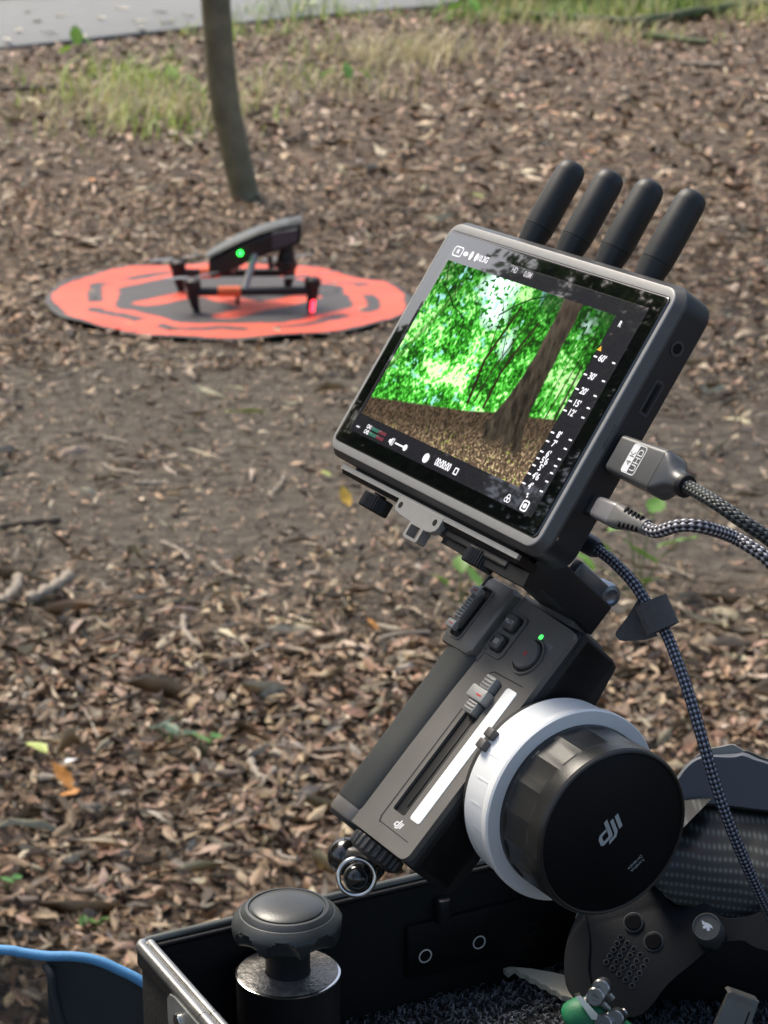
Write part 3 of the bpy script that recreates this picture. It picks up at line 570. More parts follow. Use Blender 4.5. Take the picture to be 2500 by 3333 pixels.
    def disc2(cx, cy, r, m, sy=1., n=20, name='screen_icon'):
        bm = BM(); poly2d(bm, [(cx+r*math.cos(2*math.pi*k/n), cy+r*sy*math.sin(2*math.pi*k/n)) for k in range(n)], Z); mk(name, bm, m, dp)
    ring2(-68.6, 45.2, 7.4, 5, 1.4, .6, white_ui); disc2(-62, 45.2, 1.9, white_ui, .6); disc2(-57.4, 45.2, 1.4, white_ui, 1.7, 6); disc2(-53, 45.2, 1.3, white_ui, 1.7, 6)
    disc2(-9.9, -44.2, 2.2, white_ui); ring2(14.3, -43.8, 3.0, 3.2, .4, .6, white_ui)
    bm = BM(); poly2d(bm, [(58.2, 24.4), (61.2, 24.4), (59.7, 26.6)], Z); mk('screen_icon', bm, amber_ui, dp)
    for k, y in ((0, -42.7), (1, -45.2)):
        for m, xa, xb in ((green_ui, -58.5, -52.5), (red_ui, -52.3, -46)):
            bm = BM(); box(bm, xa, xb, y-.75, y+.75, Z-.05, Z+.02, .02, .1); mk('level_bar', bm, m, dp)
    bm = BM(); poly2d(bm, [(-41.6, -43.4), (-41.6, -44.9), (-40.6, -44.9), (-39.3, -46), (-39.3, -42.2), (-40.6, -43.4)], Z); mk('screen_icon', bm, white_ui, dp); ring2(-38.3, -44.1, 1.2, 3.4, .5, .35, white_ui)
    bm = BM(); box(bm, -36.4, -28, -44.45, -43.7, Z-.05, Z+.02, .02, .1); mk('screen_icon', bm, white_ui, dp); disc2(-27.8, -44.05, 1.5, white_ui)
    for dx, dy in ((0, .9), (-.85, -.5), (.85, -.5)): ring2(55.3+dx, -44.7+dy, 2.3, 2.3, 1.15, .4, white_ui)
    disc2(67.6, -44.3, 1.1, white_ui); ring2(67.6, -44.3, 4.6, 4.8, 1.2, .7, white_ui)
    T('%', 65.6, 40.2, 2.4)
    # antennas
    for x in (-37.0, -7.8, 21.2, 50.2):
        bm = BM(); sh = 59.6
        lathe(bm, [(sh-2, 4.6), (sh+.8, 4.9), (sh+1.0, 5.7), (sh+8, 6.6), (sh+9.2, 6.7)], 'y', (-9.5, x), 28); a = mk('antenna', bm, rubber, root)
        bm = BM(); lathe(bm, [(sh+9.2, 6.1), (sh+9.4, 6.7), (sh+15, 6.8), (sh+36.5, 6.5), (sh+39.6, 5.8), (sh+41.3, 4.2), (sh+42, 2), (sh+42.1, .1)], 'y', (-9.5, x), 28); mk('antenna_sleeve', bm, rubber, a, angle=50)
    # side ports: on the right face
    sx = 88.7
    bm = BM(); lathe(bm, [(sx-.4, 3.2), (sx+.35, 3.2), (sx+.35, 2.2), (sx-.3, 2.0)], 'x', (37.8, -10.3), 28, caps=False); mk('jack_ring', bm, mat('jack_grey', (.075, .08, .085), .35, .3), root)
    bm = BM(); lathe(bm, [(sx-.3, 2.1), (sx+.06, 2.1)], 'x', (37.8, -10.3), 20); mk('headphone_jack', bm, mat('port_hole', (.002, .002, .002), .9), root)
    bm = BM(); loft(bm, [[(z*U, a*U, b*U) for a, b in rrect(h, w, r, 4, 16, -11.4)] for z, h, w, r in ((sx-.2, 15.6, 5.2, 1), (sx+.3, 15.2, 4.8, 1), (sx+.3, 13.4, 3.2, .6), (sx-.1, 13.2, 3.0, .6))], False, False); mk('card_slot_frame', bm, mat('slot_grey', (.05, .054, .06), .4), root)
    bm = BM(); slab(bm, 16, -11.2, 12, 1.8, .3, sx-.2, sx+.16, .05, 'x'); mk('card_slot', bm, MATS['port_hole'], root)
    for yy, zz, h, w in ((-9.5, -10.5, 15.4, 7), (-31.6, -11.5, 9.6, 4.4)):
        bm = BM(); slab(bm, yy, zz, h, w, .8, sx-.3, sx+.25, .1, 'x'); mk('port', bm, black, root)
    bm = BM(); slab(bm, -50, -4.9, 1.6, 1.6, .8, sx-.2, sx+.1, .05, 'x'); mk('port_mark', bm, steel, root)
    for s, yy, zz in (('HDMI OUT', -1.5, -2.6),):
        t = text('port_lettering', s, 0, 0, 0, 2.2, mat('pale_print', (.045, .047, .05), .5), root); t.matrix_local = Matrix.Translation((sx*U+.0002, yy*U-.004, (zz)*U)) @ Matrix(((0, 0, 1, 0), (1, 0, 0, 0), (0, 1, 0, 0), (0, 0, 0, 1)))
    # mounting rail, bracket, thumbscrews
    def prof(bm, pts, x0, x1): loft(bm, [[(x*U, y*U, z*U) for y, z in pts] for x in (x0, x1)])
    bm = BM(); prof(bm, [(-62.1, -4.2), (-64.3, -4.2), (-64.3, -6), (-62.1, -6)], -73, 73); mr_ = mk('mounting_rail', bm, grey_al, root, smooth=False)
    bm = BM(); prof(bm, [(-62.3, -6), (-64.1, -4.6), (-66.0, -6.2), (-66.0, -16), (-62.3, -16)], -72.6, 72.6); mk('rail_shaded_underside', bm, blackm, mr_, smooth=False)  # black colour stands in for the shade beneath the rail
    bm = BM(); prof(bm, [(-60.5, -7), (-62.2, -7), (-62.2, -15), (-60.5, -15)], -66, 66); mk('rail_spacer', bm, black, root, smooth=False)
    bm = BM(); prism(bm, [(-20, -63), (-20, -68.3), (-18.5, -69.6), (-13, -70.4), (-6, -70.9), (9, -71.6), (12.5, -71.2), (15.4, -69.6), (16.4, -67.5), (16.4, -63)], -7.6, -4.0, .3); fl = mk('bracket_flange', bm, grey_al, root, smooth=False)
    bm = BM(); loft(bm, [[(a*U, b*U, z*U) for a, b in rrect(w, h, r, 3, 1.6, -74)] for z, w, h, r in ((-9, 11.4, 7.6, 1.4), (-4.1, 11.4, 7.6, 1.4), (-4.0, 8.2, 5.2, .8), (-9, 8.2, 5.2, .8), (-9, 11.4, 7.6, 1.4))], False, False); mk('bracket_loop', bm, grey_al, root)
    for x in (-16.4, 12.3):
        bm = BM(); lathe(bm, [(-5, 1.5), (-3.93, 1.5)], 'z', (x, -66.5), 16); mk('screw_hole', bm, MATS['port_hole'], fl)
    bm = BM(); prof(bm, [(-66.8, -8), (-72.5, -8.5), (-72.5, -17), (-66.8, -17)], 17, 80); mk('hinge_bar', bm, black, root, smooth=False)
    for x in (-44, 43):
        bm = BM(); lathe(bm, [(-66.5, 3), (-67.3, 3), (-67.4, 6.4), (-67.9, 7.0), (-74.0, 7.0), (-74.7, 6.4), (-74.7, .1)], 'y', (-11, x), 72, rf=lambda k, n, z: 1.0 if z > -67.6 or z < -74.2 else (1.0 if k % 2 else .955)); mk('thumbscrew', bm, blackm, root, angle=20)
    return root
make_monitor()

# ------------------------------------------------------------------ HAND UNIT
panel_m = mat('panel_paint', (.14, .133, .123), .4, .1, var=.12, scale=45, bump=.03, bscale=4000)
grip_m = mat('grip_rubber', (.017, .021, .022), .6, var=.15, scale=120, bump=.12, bscale=2600)
whitep = mat('white_plastic', (.86, .88, .88), .32, var=.03, sss=.12)
capm = mat('cap_black', (.0035, .0035, .005), .55, var=.15, scale=40, spec=.25)
knobm = mat('knob_rubber', (.02, .02, .019), .34, var=.18, scale=120, bump=.05, bscale=2000)
lightg = mat('light_grey', (.3, .3, .29), .4, var=.06); redm = mat('red_mark', (.5, .02, .03), .5); printw = mat('white_print', (.72, .74, .76), .5, var=.04)
def dji(bm, cx, cy, s, rot=0., z=0., mir=1):
    c, sn = math.cos(rot), math.sin(rot)
    def P(pts):
        q = []
        for x, y in pts:
            x = x-.95; y = y-.42; x += .27*y; x, y = x*s*mir, y*s; q.append((cx+x*c-y*sn, cy+x*sn+y*c))
        return q
    def strip(a): 
        for k in range(len(a)-1): poly2d(bm, P([a[k][0], a[k][1], a[k+1][1], a[k+1][0]]), z)
    strip([((1.02, 1.2), (.74, 1.2)), ((1.02, .1), (.74, .26)), ((.92, 0), (.66, .2)), ((.18, 0), (.34, .2)), ((.0, .16), (.27, .28)), ((.0, .6), (.27, .52)), ((.18, .76), (.36, .58)), ((.70, .76), (.70, .58))])
    strip([((1.16, .92), (1.42, .92)), ((1.16, .06), (1.42, .0)), ((1.06, -.06), (1.2, -.24)), ((.66, -.06), (.56, -.26))])
    strip([((1.56, .92), (1.84, .92)), ((1.56, .0), (1.84, .0))])
def make_hand():
    root = empty('focus_controller', MH); tag(root, 'dark grey hand grip controller with a slider fader and a large white ringed focus knob', 'controller')
    # core body
    bm = BM(); loft(bm, [[(a*U, y*U, b*U) for a, b in rrect(w, d, 5, 5, cx, cz)] for y, w, d, cx, cz in ((-60, 44, 27, 11, -16.5), (-59, 46, 29, 10.4, -16.5), (56.5, 46, 28, 10.4, -16), (57.6, 44, 26, 10.4, -16))]); mk('body', bm, black, root)
    # front panel with the fader slot cut through it
    def strip_plate(bm, outer, holes, z0, z1):
        vs = []
        for lp in [outer]+holes:
            a = [bm.verts.new((x*U, y*U, z1*U)) for x, y in lp]; vs.append(a)
        ed = []
        for a in vs: ed += [bm.edges.new((a[i], a[(i+1) % len(a)])) for i in range(len(a))]
        bmesh.ops.triangle_fill(bm, use_beauty=True, use_dissolve=False, edges=ed)
        for a, lp in zip(vs, [outer]+holes):
            b = [bm.verts.new((x*U, y*U, z0*U)) for x, y in lp]
            for i in range(len(a)): j = (i+1) % len(a); bm.faces.new((a[i], a[j], b[j], b[i]))
    out = [(-15, -59.6)]+[(33-4.2+4.2*math.cos(t), -59.4+4.2+4.2*math.sin(t)) for t in np.radians([-90, -70, -45, -20, 0])]+[(33-3.4+3.4*math.cos(t), 56-3.4+3.4*math.sin(t)) for t in np.radians([0, 25, 50, 75, 90])]+[(-15, 58.4)]
    slot = rrect(9.4, 67, 1.2, 3, 10.4, -11.5)
    bm = BM(); strip_plate(bm, out, [slot[::-1]], -3, 0); pn = mk('front_panel', bm, panel_m, root, angle=30)
    bm = BM(); box(bm, 4.5, 16.4, -46, 23, -4, -1.3, .1); mk('fader_track', bm, mat('track_black', (.004, .004, .005), .5), root)
    bm = BM(); slab(bm, 11.6, -11, .5, 60, .1, -1.5, -.9, .05); mk('track_rail', bm, blackm, root)
    # engraved line round the fader area
    def groove(pts, w=.5):
        bm = BM(); n = len(pts)
        for (x0, y0), (x1, y1) in zip(pts, pts[1:]):
            d = Vector((x1-x0, y1-y0)).normalized()*w/2; nn = Vector((-d.y, d.x))
            poly2d(bm, [(x0-d.x+nn.x, y0-d.y+nn.y), (x0-d.x-nn.x, y0-d.y-nn.y), (x1+d.x-nn.x, y1+d.y-nn.y), (x1+d.x+nn.x, y1+d.y+nn.y)], .06)
        mk('panel_groove', bm, MATS['track_black'], pn, smooth=False)
    groove([(26, 25.6), (5.5, 25), (3.4, 23.8), (2.8, 21.5)], .6); groove([(2.8, 21.5), (2.8, -50), (4, -52.3)], .9); groove([(4, -52.3), (27, -52.4)], .4)
    bm = BM(); slab(bm, 22.6, -11, 7.6, 66.6, 1.4, -.5, .35, .15); mk('marking_strip', bm, whitep, root)
    # fader handle: three ridged blocks
    fh = None
    for y, w, h, z, m in ((19.6, 7.2, 6.4, 3.2, lightg), (13.3, 11.6, 6.0, 4.4, lightg), (7.4, 7.0, 5.6, 3.2, lightg)):
        bm = BM(); slab(bm, 9.6, y, w, h, .9, -2.4, z, .7); q = mk('fader_cap', bm, m, root)
        if w < 9:
            for k in range(3):
                bm = BM(); slab(bm, 9.6, y+(k-1)*1.6, w-1.8, .7, .2, z-.2, z+.35, .1); mk('ridge', bm, panel_m, q)
        else:
            bm = BM(); slab(bm, 11.8, y-.4, 3.6, .8, .3, z-.1, z+.12, .04); mk('red_mark', bm, redm, q)
    # rubber grip
    prof = lambda s: [(-20.5+s*14.2*math.copysign(abs(math.cos(t))**.8, math.cos(t)), -12+s*14.6*math.copysign(abs(math.sin(t))**.8, math.sin(t))) for t in np.linspace(0, 2*math.pi, 36, endpoint=False)]
    bm = BM(); loft(bm, [[(a*U, y*U, b*U) for a, b in prof(s)] for y, s in ((-54, .97), (-52.6, 1.0), (-20, 1.0), (10, 1.02), (22, 1.05), (26, 1.05))]); mk('grip', bm, grip_m, root, angle=50)
    bm = BM(); loft(bm, [[(a*U, y*U, b*U) for a, b in prof(s)] for y, s in ((-60.2, .94), (-59.2, .985), (-54, .985))]); mk('grip_end', bm, panel_m, root, angle=40)
    bm = BM(); loft(bm, [[(a*U, y*U, b*U) for a, b in prof(s)] for y, s in ((-62, .9), (-60.2, .95))]); mk('grip_foot', bm, black, root)
    # raised head with the rocker
    hp = [(-34.5, 26), (-33, 24.4), (-13.5, 24.4), (-10.5, 27), (-10.5, 57), (-13, 59.2), (-30.5, 59.2), (-33.5, 57.5), (-34.7, 54)]
    bm = BM(); loft(bm, [[(x*U, y*U, z*U) for x, y in [(px+(1 if px < -22 else -1)*i, py+(1 if py < 40 else -1)*i) for px, py in hp]] for z, i in ((-27, 2), (-24, 0), (2.6, 0), (3.8, .5), (4.4, 1.4))]); mk('head', bm, panel_m, root, angle=30)
    bm = BM(); prism(bm, [(-11.5, 27), (-8.4, 25), (-8.4, 57.8), (-11.5, 58.4)], -3, .4, .2); mk('head_step', bm, panel_m, root)
    def frame_ring(cx, cy, w, h, r, t, z, hgt, m, name, par):
        bm = BM(); loft(bm, [[(a*U, b*U, zz*U) for a, b in rrect(ww, hh, max(.2, rr), 5, cx, cy)] for zz, ww, hh, rr in ((z-.2, w, h, r), (z+hgt, w-.3, h-.3, r-.15), (z+hgt, w-2*t, h-2*t, r-t), (z-.2, w-2*t-.3, h-2*t-.3, r-t))], False, False); return mk(name, bm, m, par)
    hz = 4.4
    frame_ring(-26.0, 41, 9.6, 26.5, 2.6, .8, hz, .7, panel_m, 'rocker_frame', root)
    bm = BM(); slab(bm, -26.0, 41, 8, 25, 2, hz-.3, hz+.12, .05); mk('rocker_recess', bm, MATS['track_black'], root)
    bm = BM(); slab(bm, -27.2, 41, 5.6, 18, 1.2, hz, hz+4.2, 1.2); rk = mk('rocker', bm, panel_m, root)
    for k in range(7):
        bm = BM(); slab(bm, -27.2, 36.4+k*1.5, 5.0, .8, .2, hz+4.0, hz+4.7, .15); mk('ridge', bm, lightg, rk)
    for y in (32.2, 49.6):
        bm = BM(); slab(bm, -27.6, y, 6.2, 3.8, .7, hz+1.5, hz+5.0, .7); e = mk('rocker_end', bm, lightg, rk)
        bm = BM(); slab(bm, -27.2, y, 3, .55, .2, hz+4.9, hz+5.1, .03); mk('red_mark', bm, redm, e)
    bm = BM(); slab(bm, -32.0, 56.5, 1.6, 6, .7, 2.6, hz+.08, .05); mk('strap_slot', bm, MATS['track_black'], root)
    # buttons
    frame_ring(-3.2, 40.6, 14.4, 21.6, 3, .9, 0, .8, panel_m, 'button_frame', root)
    for y, s in ((46, 'MULTI'), (36.2, None)):
        bm = BM(); slab(bm, -3.6, y, 9.4, 8.0, 2.0, -.3, .1, .05); mk('button_well', bm, MATS['track_black'], root)
        bm = BM(); slab(bm, -3.8, y, 8.0, 6.6, 1.6, -.2, 2.8, .8); b = mk('button', bm, mat('button_grey', (.085, .083, .08), .4, var=.08), root)
        if s: text('button_lettering', s, -3.8, y, 2.86, 2.5, printw, b, sx=.8)
        else:
            bm = BM(); box(bm, -6.2, -5.2, y-1.6, y+1.6, 2.8, 2.86, .01, .1); mk('button_symbol', bm, mat('track_black', 0), b)
            bm = BM(); box(bm, -4.6, -1.4, y-1.2, y+1.2, 2.8, 2.86, .01, .3); mk('button_symbol', bm, lightg, b)
    bm = BM(); lathe(bm, [(-.2, 8.2), (.1, 8.2)], 'z', (17.6, 37.6), 40); mk('button_well', bm, MATS['track_black'], root)
    bm = BM(); lathe(bm, [(-.2, 8.6), (1.0, 8.5), (1.0, 7.7), (-.2, 7.6)], 'z', (17.6, 37.6), 40, caps=False); mk('button_ring', bm, panel_m, root)
    bm = BM(); lathe(bm, [(-.2, 6.7), (2.0, 6.7), (2.6, 6.1), (2.6, .1)], 'z', (17.4, 37.8), 40); b = mk('record_button', bm, mat('record_grey', (.115, .112, .108), .4, var=.06), root)
    bm = BM(); lathe(bm, [(2.5, .9), (2.66, .9)], 'z', (17.4, 37.8), 16); mk('red_mark', bm, redm, b)
    bm = BM(); lathe(bm, [(-.1, 1.25), (.25, 1.2), (.3, .1)], 'z', (16.2, 47.3), 16); mk('status_light', bm, mat('green_led', (.02, .2, .04), .3, emis=(.08, 1, .15), estr=.7, var=0), root)
    text('panel_lettering', 'MASTER', 23, 45.5, .08, 2.2, mat('faint_print', (.30, .30, .30), .5), root, sx=.9)
    bm = BM(); dji(bm, 15.6, -49, 2.9, 0, .09); mk('panel_logo', bm, printw, root, smooth=False)
    # right side: motor housing, white marking ring, ribbed knob
    c = (-.8, -32)
    bm = BM(); prism(bm, [(20, -6), (58, -4), (58, -24), (56, -28), (40, -31), (-45, -31), (-56, -30), (-58, -26), (-58, -6)], 20, 33.4, 1.0, 'x'); mk('side_housing', bm, mat('side_black', (.012, .0115, .0115), .6, var=.15, scale=200, bump=.06, bscale=3000), root)
    bm = BM(); lathe(bm, [(30, 24), (33.6, 24), (34, 37.6), (37.6, 38.9), (38.1, 38.6)], 'x', c, 96); mk('knob_base', bm, MATS['side_black'], root)
    bm = BM(); lathe(bm, [(38, 33), (38, 38.9), (38.3, 39.2), (52, 39.5), (53.2, 40.4), (54, 40.8), (57, 40.9), (58, 40.4), (58, 34.6), (56.4, 34.2)], 'x', c, 96, caps=False); wr = mk('marking_ring', bm, whitep, root, angle=25)
    tk = BM()
    for k in range(24):
        a = 2*math.pi*k/24+.1
        q = [tk.verts.new((x*U, (c[0]+39.62*math.cos(b))*U, (c[1]+39.62*math.sin(b))*U)) for x, b in ((43, a-.007), (51, a-.007), (51, a+.007), (43, a+.007))]; tk.faces.new(q)
    mk('ring_ticks', tk, mat('tick_white', (.9, .9, .9), .4), wr, smooth=False)
    for y in (1.9, -3.5):
        bm = BM(); box(bm, 36.4, 41.2, y-2.1, y+2.1, 4.6, 10.4, .6, .7); mk('end_stop', bm, mat('stop_grey', (.06, .057, .056), .5), wr)
    NF = 18
    def facet(k, n, x): 
        a = (k/n*NF) % 1; w = math.cos(math.pi/NF)/math.cos((a-.5)*2*math.pi/NF)
        t = 1 if 60.5 < x < 77.5 else 0; return 1-(1-w)*t*1.7-.004*t
    bm = BM(); lathe(bm, [(55, 32), (56.6, 34.4), (58.2, 35.0), (60.4, 35.0), (61, 35.2), (76, 35.1), (78, 34.9), (82, 35.1), (85, 34.9), (86.2, 34.3), (86.6, 33.6), (86.4, 33.0), (85.8, 32.8)], 'x', c, NF*6, rf=facet); kb = mk('focus_knob', bm, knobm, root, angle=14)
    bm = BM(); lathe(bm, [(84, 32.7), (85.9, 32.7), (86.2, 32.3), (86.2, .1)], 'x', c, 96); cp = mk('knob_cap', bm, capm, root)
    # print on the cap; cap plane: across = -z (screen right), up = y ; reading direction runs up and back
    PM = Matrix(((0, 0, 1, 0), (0, 1, 0, 0), (-1, 0, 0, 0), (0, 0, 0, 1)))
    def capm_pt(bm_or_obj, ): return PM
    def cap_pt(px, py):
        """pixel -> (a, b) mm on the cap, a = -z, b = y"""
        d = np.array([(px-CX)/F_PX, (py-CY)/F_PX, 1.]); Dv = R_H.T @ d; O = -R_H.T @ np.array(T_H); s = (.0863-O[0])/Dv[0]; q = (O+s*Dv)*1000; return q[2], -q[1]
    L0 = cap_pt(1450+1050*.4822, 2200+1115*.4822); L1 = cap_pt(1450+1180*.4822, 2200+975*.4822)
    ang = math.atan2(L1[1]-L0[1], L1[0]-L0[0]); lc = cap_pt(1450+1112*.4822, 2200+1045*.4822)
    bm = BM(); dji(bm, lc[0], lc[1], 6.6, ang, 86.35); o = mk('knob_logo', bm, mat('logo_grey', (.42, .46, .48), .4), cp, smooth=False); o.matrix_local = PM
    s0 = cap_pt(1450+1240*.4822, 2200+1300*.4822); s1 = cap_pt(1450+1325*.4822, 2200+1215*.4822); an2 = math.atan2(s1[1]-s0[1], s1[0]-s0[0])
    for k, (s, px, py) in enumerate((('4QNBLAQ', 1279, 1258), ('993BNV1J', 1296, 1278))):
        q = cap_pt(1450+px*.4822, 2200+py*.4822); t = text('serial_print', s, q[0], q[1], 86.35, 1.7, MATS['logo_grey'], cp, rot=an2); t.matrix_local = PM
    # black tilt block between the monitor and the head of the grip
    bm = BM(); box(bm, -4, 26.5, 60.2, 75, -12.4, 33, .8, .8); mk('tilt_block', bm, mat('block_black', (.009, .011, .016), .42, var=.1), root)
    bm = BM(); box(bm, -30, 26, 57, 66.2, 24, 44, .8, .8); mk('tilt_block', bm, black, root)
    bm = BM(); box(bm, -14, 24, 56, 60.6, -24, -3, .6, .8); mk('top_plate', bm, panel_m, root)
    bm = BM(); box(bm, 20.6, 26, 74.5, 80.4, -7, 14, .5, .5); mk('clamp_lever', bm, mat('blue_black_metal', (.22, .26, .32), .28, .8), root)
    bm = BM(); lathe(bm, [(18, 5.2), (24, 5.2), (26.2, 4.6), (26.6, 3.0), (26.2, 2.4)], 'x', (78, -8.5), 28); mk('clamp_screw', bm, MATS['blue_black_metal'], root)
    # bottom: ribbed wheel, ball joint, strap ring
    bm = BM(); lathe(bm, [(-60, 10), (-60.4, 12.2), (-61.2, 12.4), (-65.4, 12.2), (-66, 11.4), (-67.4, 9), (-67.4, .1)], 'y', (-12.5, -1.5), 96, rf=lambda k, n, z: 1 if not -65.6 < z < -61 else (1.0 if (k//2) % 2 else .93)); mk('locking_wheel', bm, mat('wheel_grey', (.06, .058, .056), .38, .2), root, angle=20)
    cd = (MH.to_3x3().inverted() @ -FW).normalized()
    def ball(name, p, r, m, n=24, sy=1.):
        bm = BM(); bmesh.ops.create_uvsphere(bm, u_segments=n, v_segments=n//2, radius=r*U); bmesh.ops.transform(bm, matrix=Matrix.Translation([q*U for q in p]), verts=bm.verts); return mk(name, bm, m, root, angle=60)
    def hloc(px, py, zl):
        d = np.array([(px-CX)/F_PX, (py-CY)/F_PX, 1.]); Dv = R_H.T @ d; O = -R_H.T @ np.array(T_H); s = (-zl*U-O[2])/Dv[2]; q = (O+s*Dv)*1000; return (q[0], -q[1], -q[2])
    WP = lambda x, y: (1050+x*.2712, 2600+y*.2712)
    dkch = mat('dark_chrome', (.08, .08, .082), .14, .85, var=.1)
    b1 = hloc(*WP(420, 945), -15); b2 = hloc(*WP(290, 690), -24); b3 = hloc(*WP(560, 800), -22)
    ball('ball_stud', b1, 6.1, mat('black_ball', (.012, .014, .014), .1, var=.05, coat=.5)); ball('ball_joint', b2, 8.4, dkch); ball('ball_joint', b3, 7.2, dkch)
    tube('joint_neck', [Vector(b2)*U, Vector((-2, -64, -13))*U], .0038, steel, root, 14); tube('joint_neck', [Vector(b3)*U, Vector((-1, -65, -12))*U], .003, steel, root, 14); tube('joint_neck', [Vector(b1)*U, Vector(b3)*U], .003, dkch, root, 12)
    e1 = cd.orthogonal().normalized(); e2 = cd.cross(e1); rc = Vector(hloc(*WP(407, 940), -12))*U; N = 48
    bm = BM(); L = []
    for k in range(N):
        a = 2*math.pi*k/N; dr = e1*math.cos(a)+e2*math.sin(a); L.append([tuple(rc+dr*(.0076+.0011*math.cos(t)*1.0)+cd*.0012*math.sin(t)) for t in np.linspace(0, 2*math.pi, 10, endpoint=False)])
    loft(bm, L+[L[0]], False, False); bmesh.ops.remove_doubles(bm, verts=bm.verts, dist=1e-6); mk('strap_ring', bm, chrome, root, angle=60)
    return root
hand = make_hand()

# ================================================================== CABLES
def braid_mat(name, c1, c2, k=7, rough=.45):
    m = bpy.data.materials.new(name); m.use_nodes = True; n = m.node_tree.nodes; l = m.node_tree.links; p = n['Principled BSDF']
    uv = n.new('ShaderNodeUVMap'); uv.uv_map = 'UVMap'; sp = n.new('ShaderNodeSeparateXYZ'); l.new(uv.outputs[0], sp.inputs[0])
    def math_(op, a, b=None):
        q = n.new('ShaderNodeMath'); q.operation = op
        for i, s in enumerate((a, b)):
            if s is None: continue
            if isinstance(s, (int, float)): q.inputs[i].default_value = s
            else: l.new(s, q.inputs[i])
        return q.outputs[0]
    U1 = math_('MULTIPLY', sp.outputs[0], 2*math.pi*k); V1 = math_('MULTIPLY', sp.outputs[1], 2*math.pi*k*.85)
    a = math_('SINE', math_('ADD', U1, V1)); b = math_('SINE', math_('SUBTRACT', U1, V1)); pr = math_('MULTIPLY', a, b)
    h = math_('ABSOLUTE', pr); sg = math_('GREATER_THAN', pr, -.12)
    rp = n.new('ShaderNodeMix'); rp.data_type = 'RGBA'; rp.inputs['A'].default_value = (*c1, 1); rp.inputs['B'].default_value = (*c2, 1); l.new(math_('MULTIPLY', sg, math_('POWER', h, .5)), rp.inputs['Factor'])
    l.new(rp.outputs['Result'], p.inputs['Base Color']); p.inputs['Roughness'].default_value = rough
    bp = n.new('ShaderNodeBump'); bp.inputs['Strength'].default_value = .9; bp.inputs['Distance'].default_value = .0006; l.new(math_('POWER', h, .5), bp.inputs['Height']); l.new(bp.outputs[0], p.inputs['Normal'])
    return m
br_dark = braid_mat('braid_dark', (.008, .01, .01), (.17, .185, .18), 4); br_grey = braid_mat('braid_grey', (.02, .018, .026), (.72, .72, .78), 4); br_blue = braid_mat('braid_blue', (.008, .011, .02), (.36, .41, .52), 4)
MMI = MM
def mw(x, y, z): return MM @ Vector((x*U, y*U, z*U))
def mroot(name, lab, cat): o = empty(name, MM); return tag(o, lab, cat)
hd = mroot('video_cable', 'thick dark braided cable with a wide grey plug lettered 4K UHD', 'cable')
gmet = mat('gunmetal', (.145, .148, .15), .36, .5, var=.06, scale=200); gmet2 = mat('gunmetal_dark', (.10, .102, .104), .38, .5, var=.06, scale=200); silver = mat('plug_silver', (.30, .295, .31), .36, .45, var=.05)
def xs(bm, secs, cy, cz):
    loft(bm, [[(x*U, a*U, b*U) for a, b in rrect(h, d, r, 5, cy+dy, cz)] for x, h, d, r, dy in secs])
bm = BM(); xs(bm, [(88.9, 13.2, 4.2, .6, 0), (92.6, 13.2, 4.2, .6, 0)], -9.6, -10.5); mk('connector', bm, steel, hd)
bm = BM(); xs(bm, [(91.5, 14.2, 10.4, 1.6, 0), (92.2, 15.6, 11.6, 2.2, 0), (119.5, 17.6, 12.2, 2.4, -.1), (120.5, 17.7, 12.3, 2.4, -.1)], -9.6, -11); pl = mk('plug_shell', bm, gmet, hd)
bm = BM(); xs(bm, [(120.5, 17.5, 12.1, 2.4, -.1), (122, 17.0, 12, 3, -.2), (124.5, 14.4, 11, 4, -.4), (127, 10.8, 9.6, 4.4, -.6), (129, 9.2, 8.8, 4.2, -.7), (131.5, 8.6, 8.6, 4.2, -.8)], -9.6, -11); mk('plug_boot', bm, gmet2, hd)
bm = BM(); lathe(bm, [(131, 3.8), (132, 4.7), (133.4, 4.7), (134.2, 4.2), (134.2, 2)], 'x', (-10.4, -11), 24); mk('boot_ring', bm, black, hd)
# printed badge on the plug's front face
pz = -4.95
bm = BM(); loft(bm, [[(a*U, b*U, (pz+.03)*U) for a, b in rrect(8.6, 12.4, 1.4, 4, 106.0, -9.6)], [(a*U, b*U, (pz+.03)*U) for a, b in rrect(7.8, 11.6, 1.1, 4, 106.0, -9.6)]], False, False); mk('badge', bm, printw, pl)
bm = BM(); poly2d(bm, [(102.1, -3.9), (102.1, -15.3), (105.8, -15.3), (105.8, -3.9)], pz+.04); mk('badge', bm, printw, pl, smooth=False)
t = text('badge_lettering', '4 K', 0, 0, 0, 4.2, mat('badge_dark', (.08, .08, .08), .5), pl); t.data.transform(Matrix.Translation((104.0*U, -9.6*U, (pz+.07)*U)) @ Matrix.Rotation(math.pi/2, 4, 'Z'))
t = text('badge_lettering', 'UHD', 0, 0, 0, 4.4, printw, pl); t.data.transform(Matrix.Translation((108.0*U, -9.6*U, (pz+.05)*U)) @ Matrix.Rotation(math.pi/2, 4, 'Z'))
def to_m(p): return MM.inverted() @ p
CASEFLOOR = .884
E0 = mw(132.5, -10.4, -11); E1 = mw(139, -10.7, -11)
P = [E0, E1]+[at_depth(*q) for q in ((2330, 1637, .835), (2420, 1698, .83), (2500, 1752, .83), (2620, 1850, .83), (2760, 2080, .84), (2800, 2500, .88), (2760, 2900, .94), (2700, 3200, .985))]
tube('cable', [to_m(p) for p in smooth_path(P, 8)], .0027, br_dark, hd, 14)
us = mroot('charging_cable', 'light grey braided cable with a slim silver plug in the lower port', 'cable')
bm = BM(); xs(bm, [(88.9, 8.2, 2.6, 1.2, 0), (94, 8.2, 2.6, 1.2, 0)], -31.6, -11.5); mk('connector', bm, steel, us)
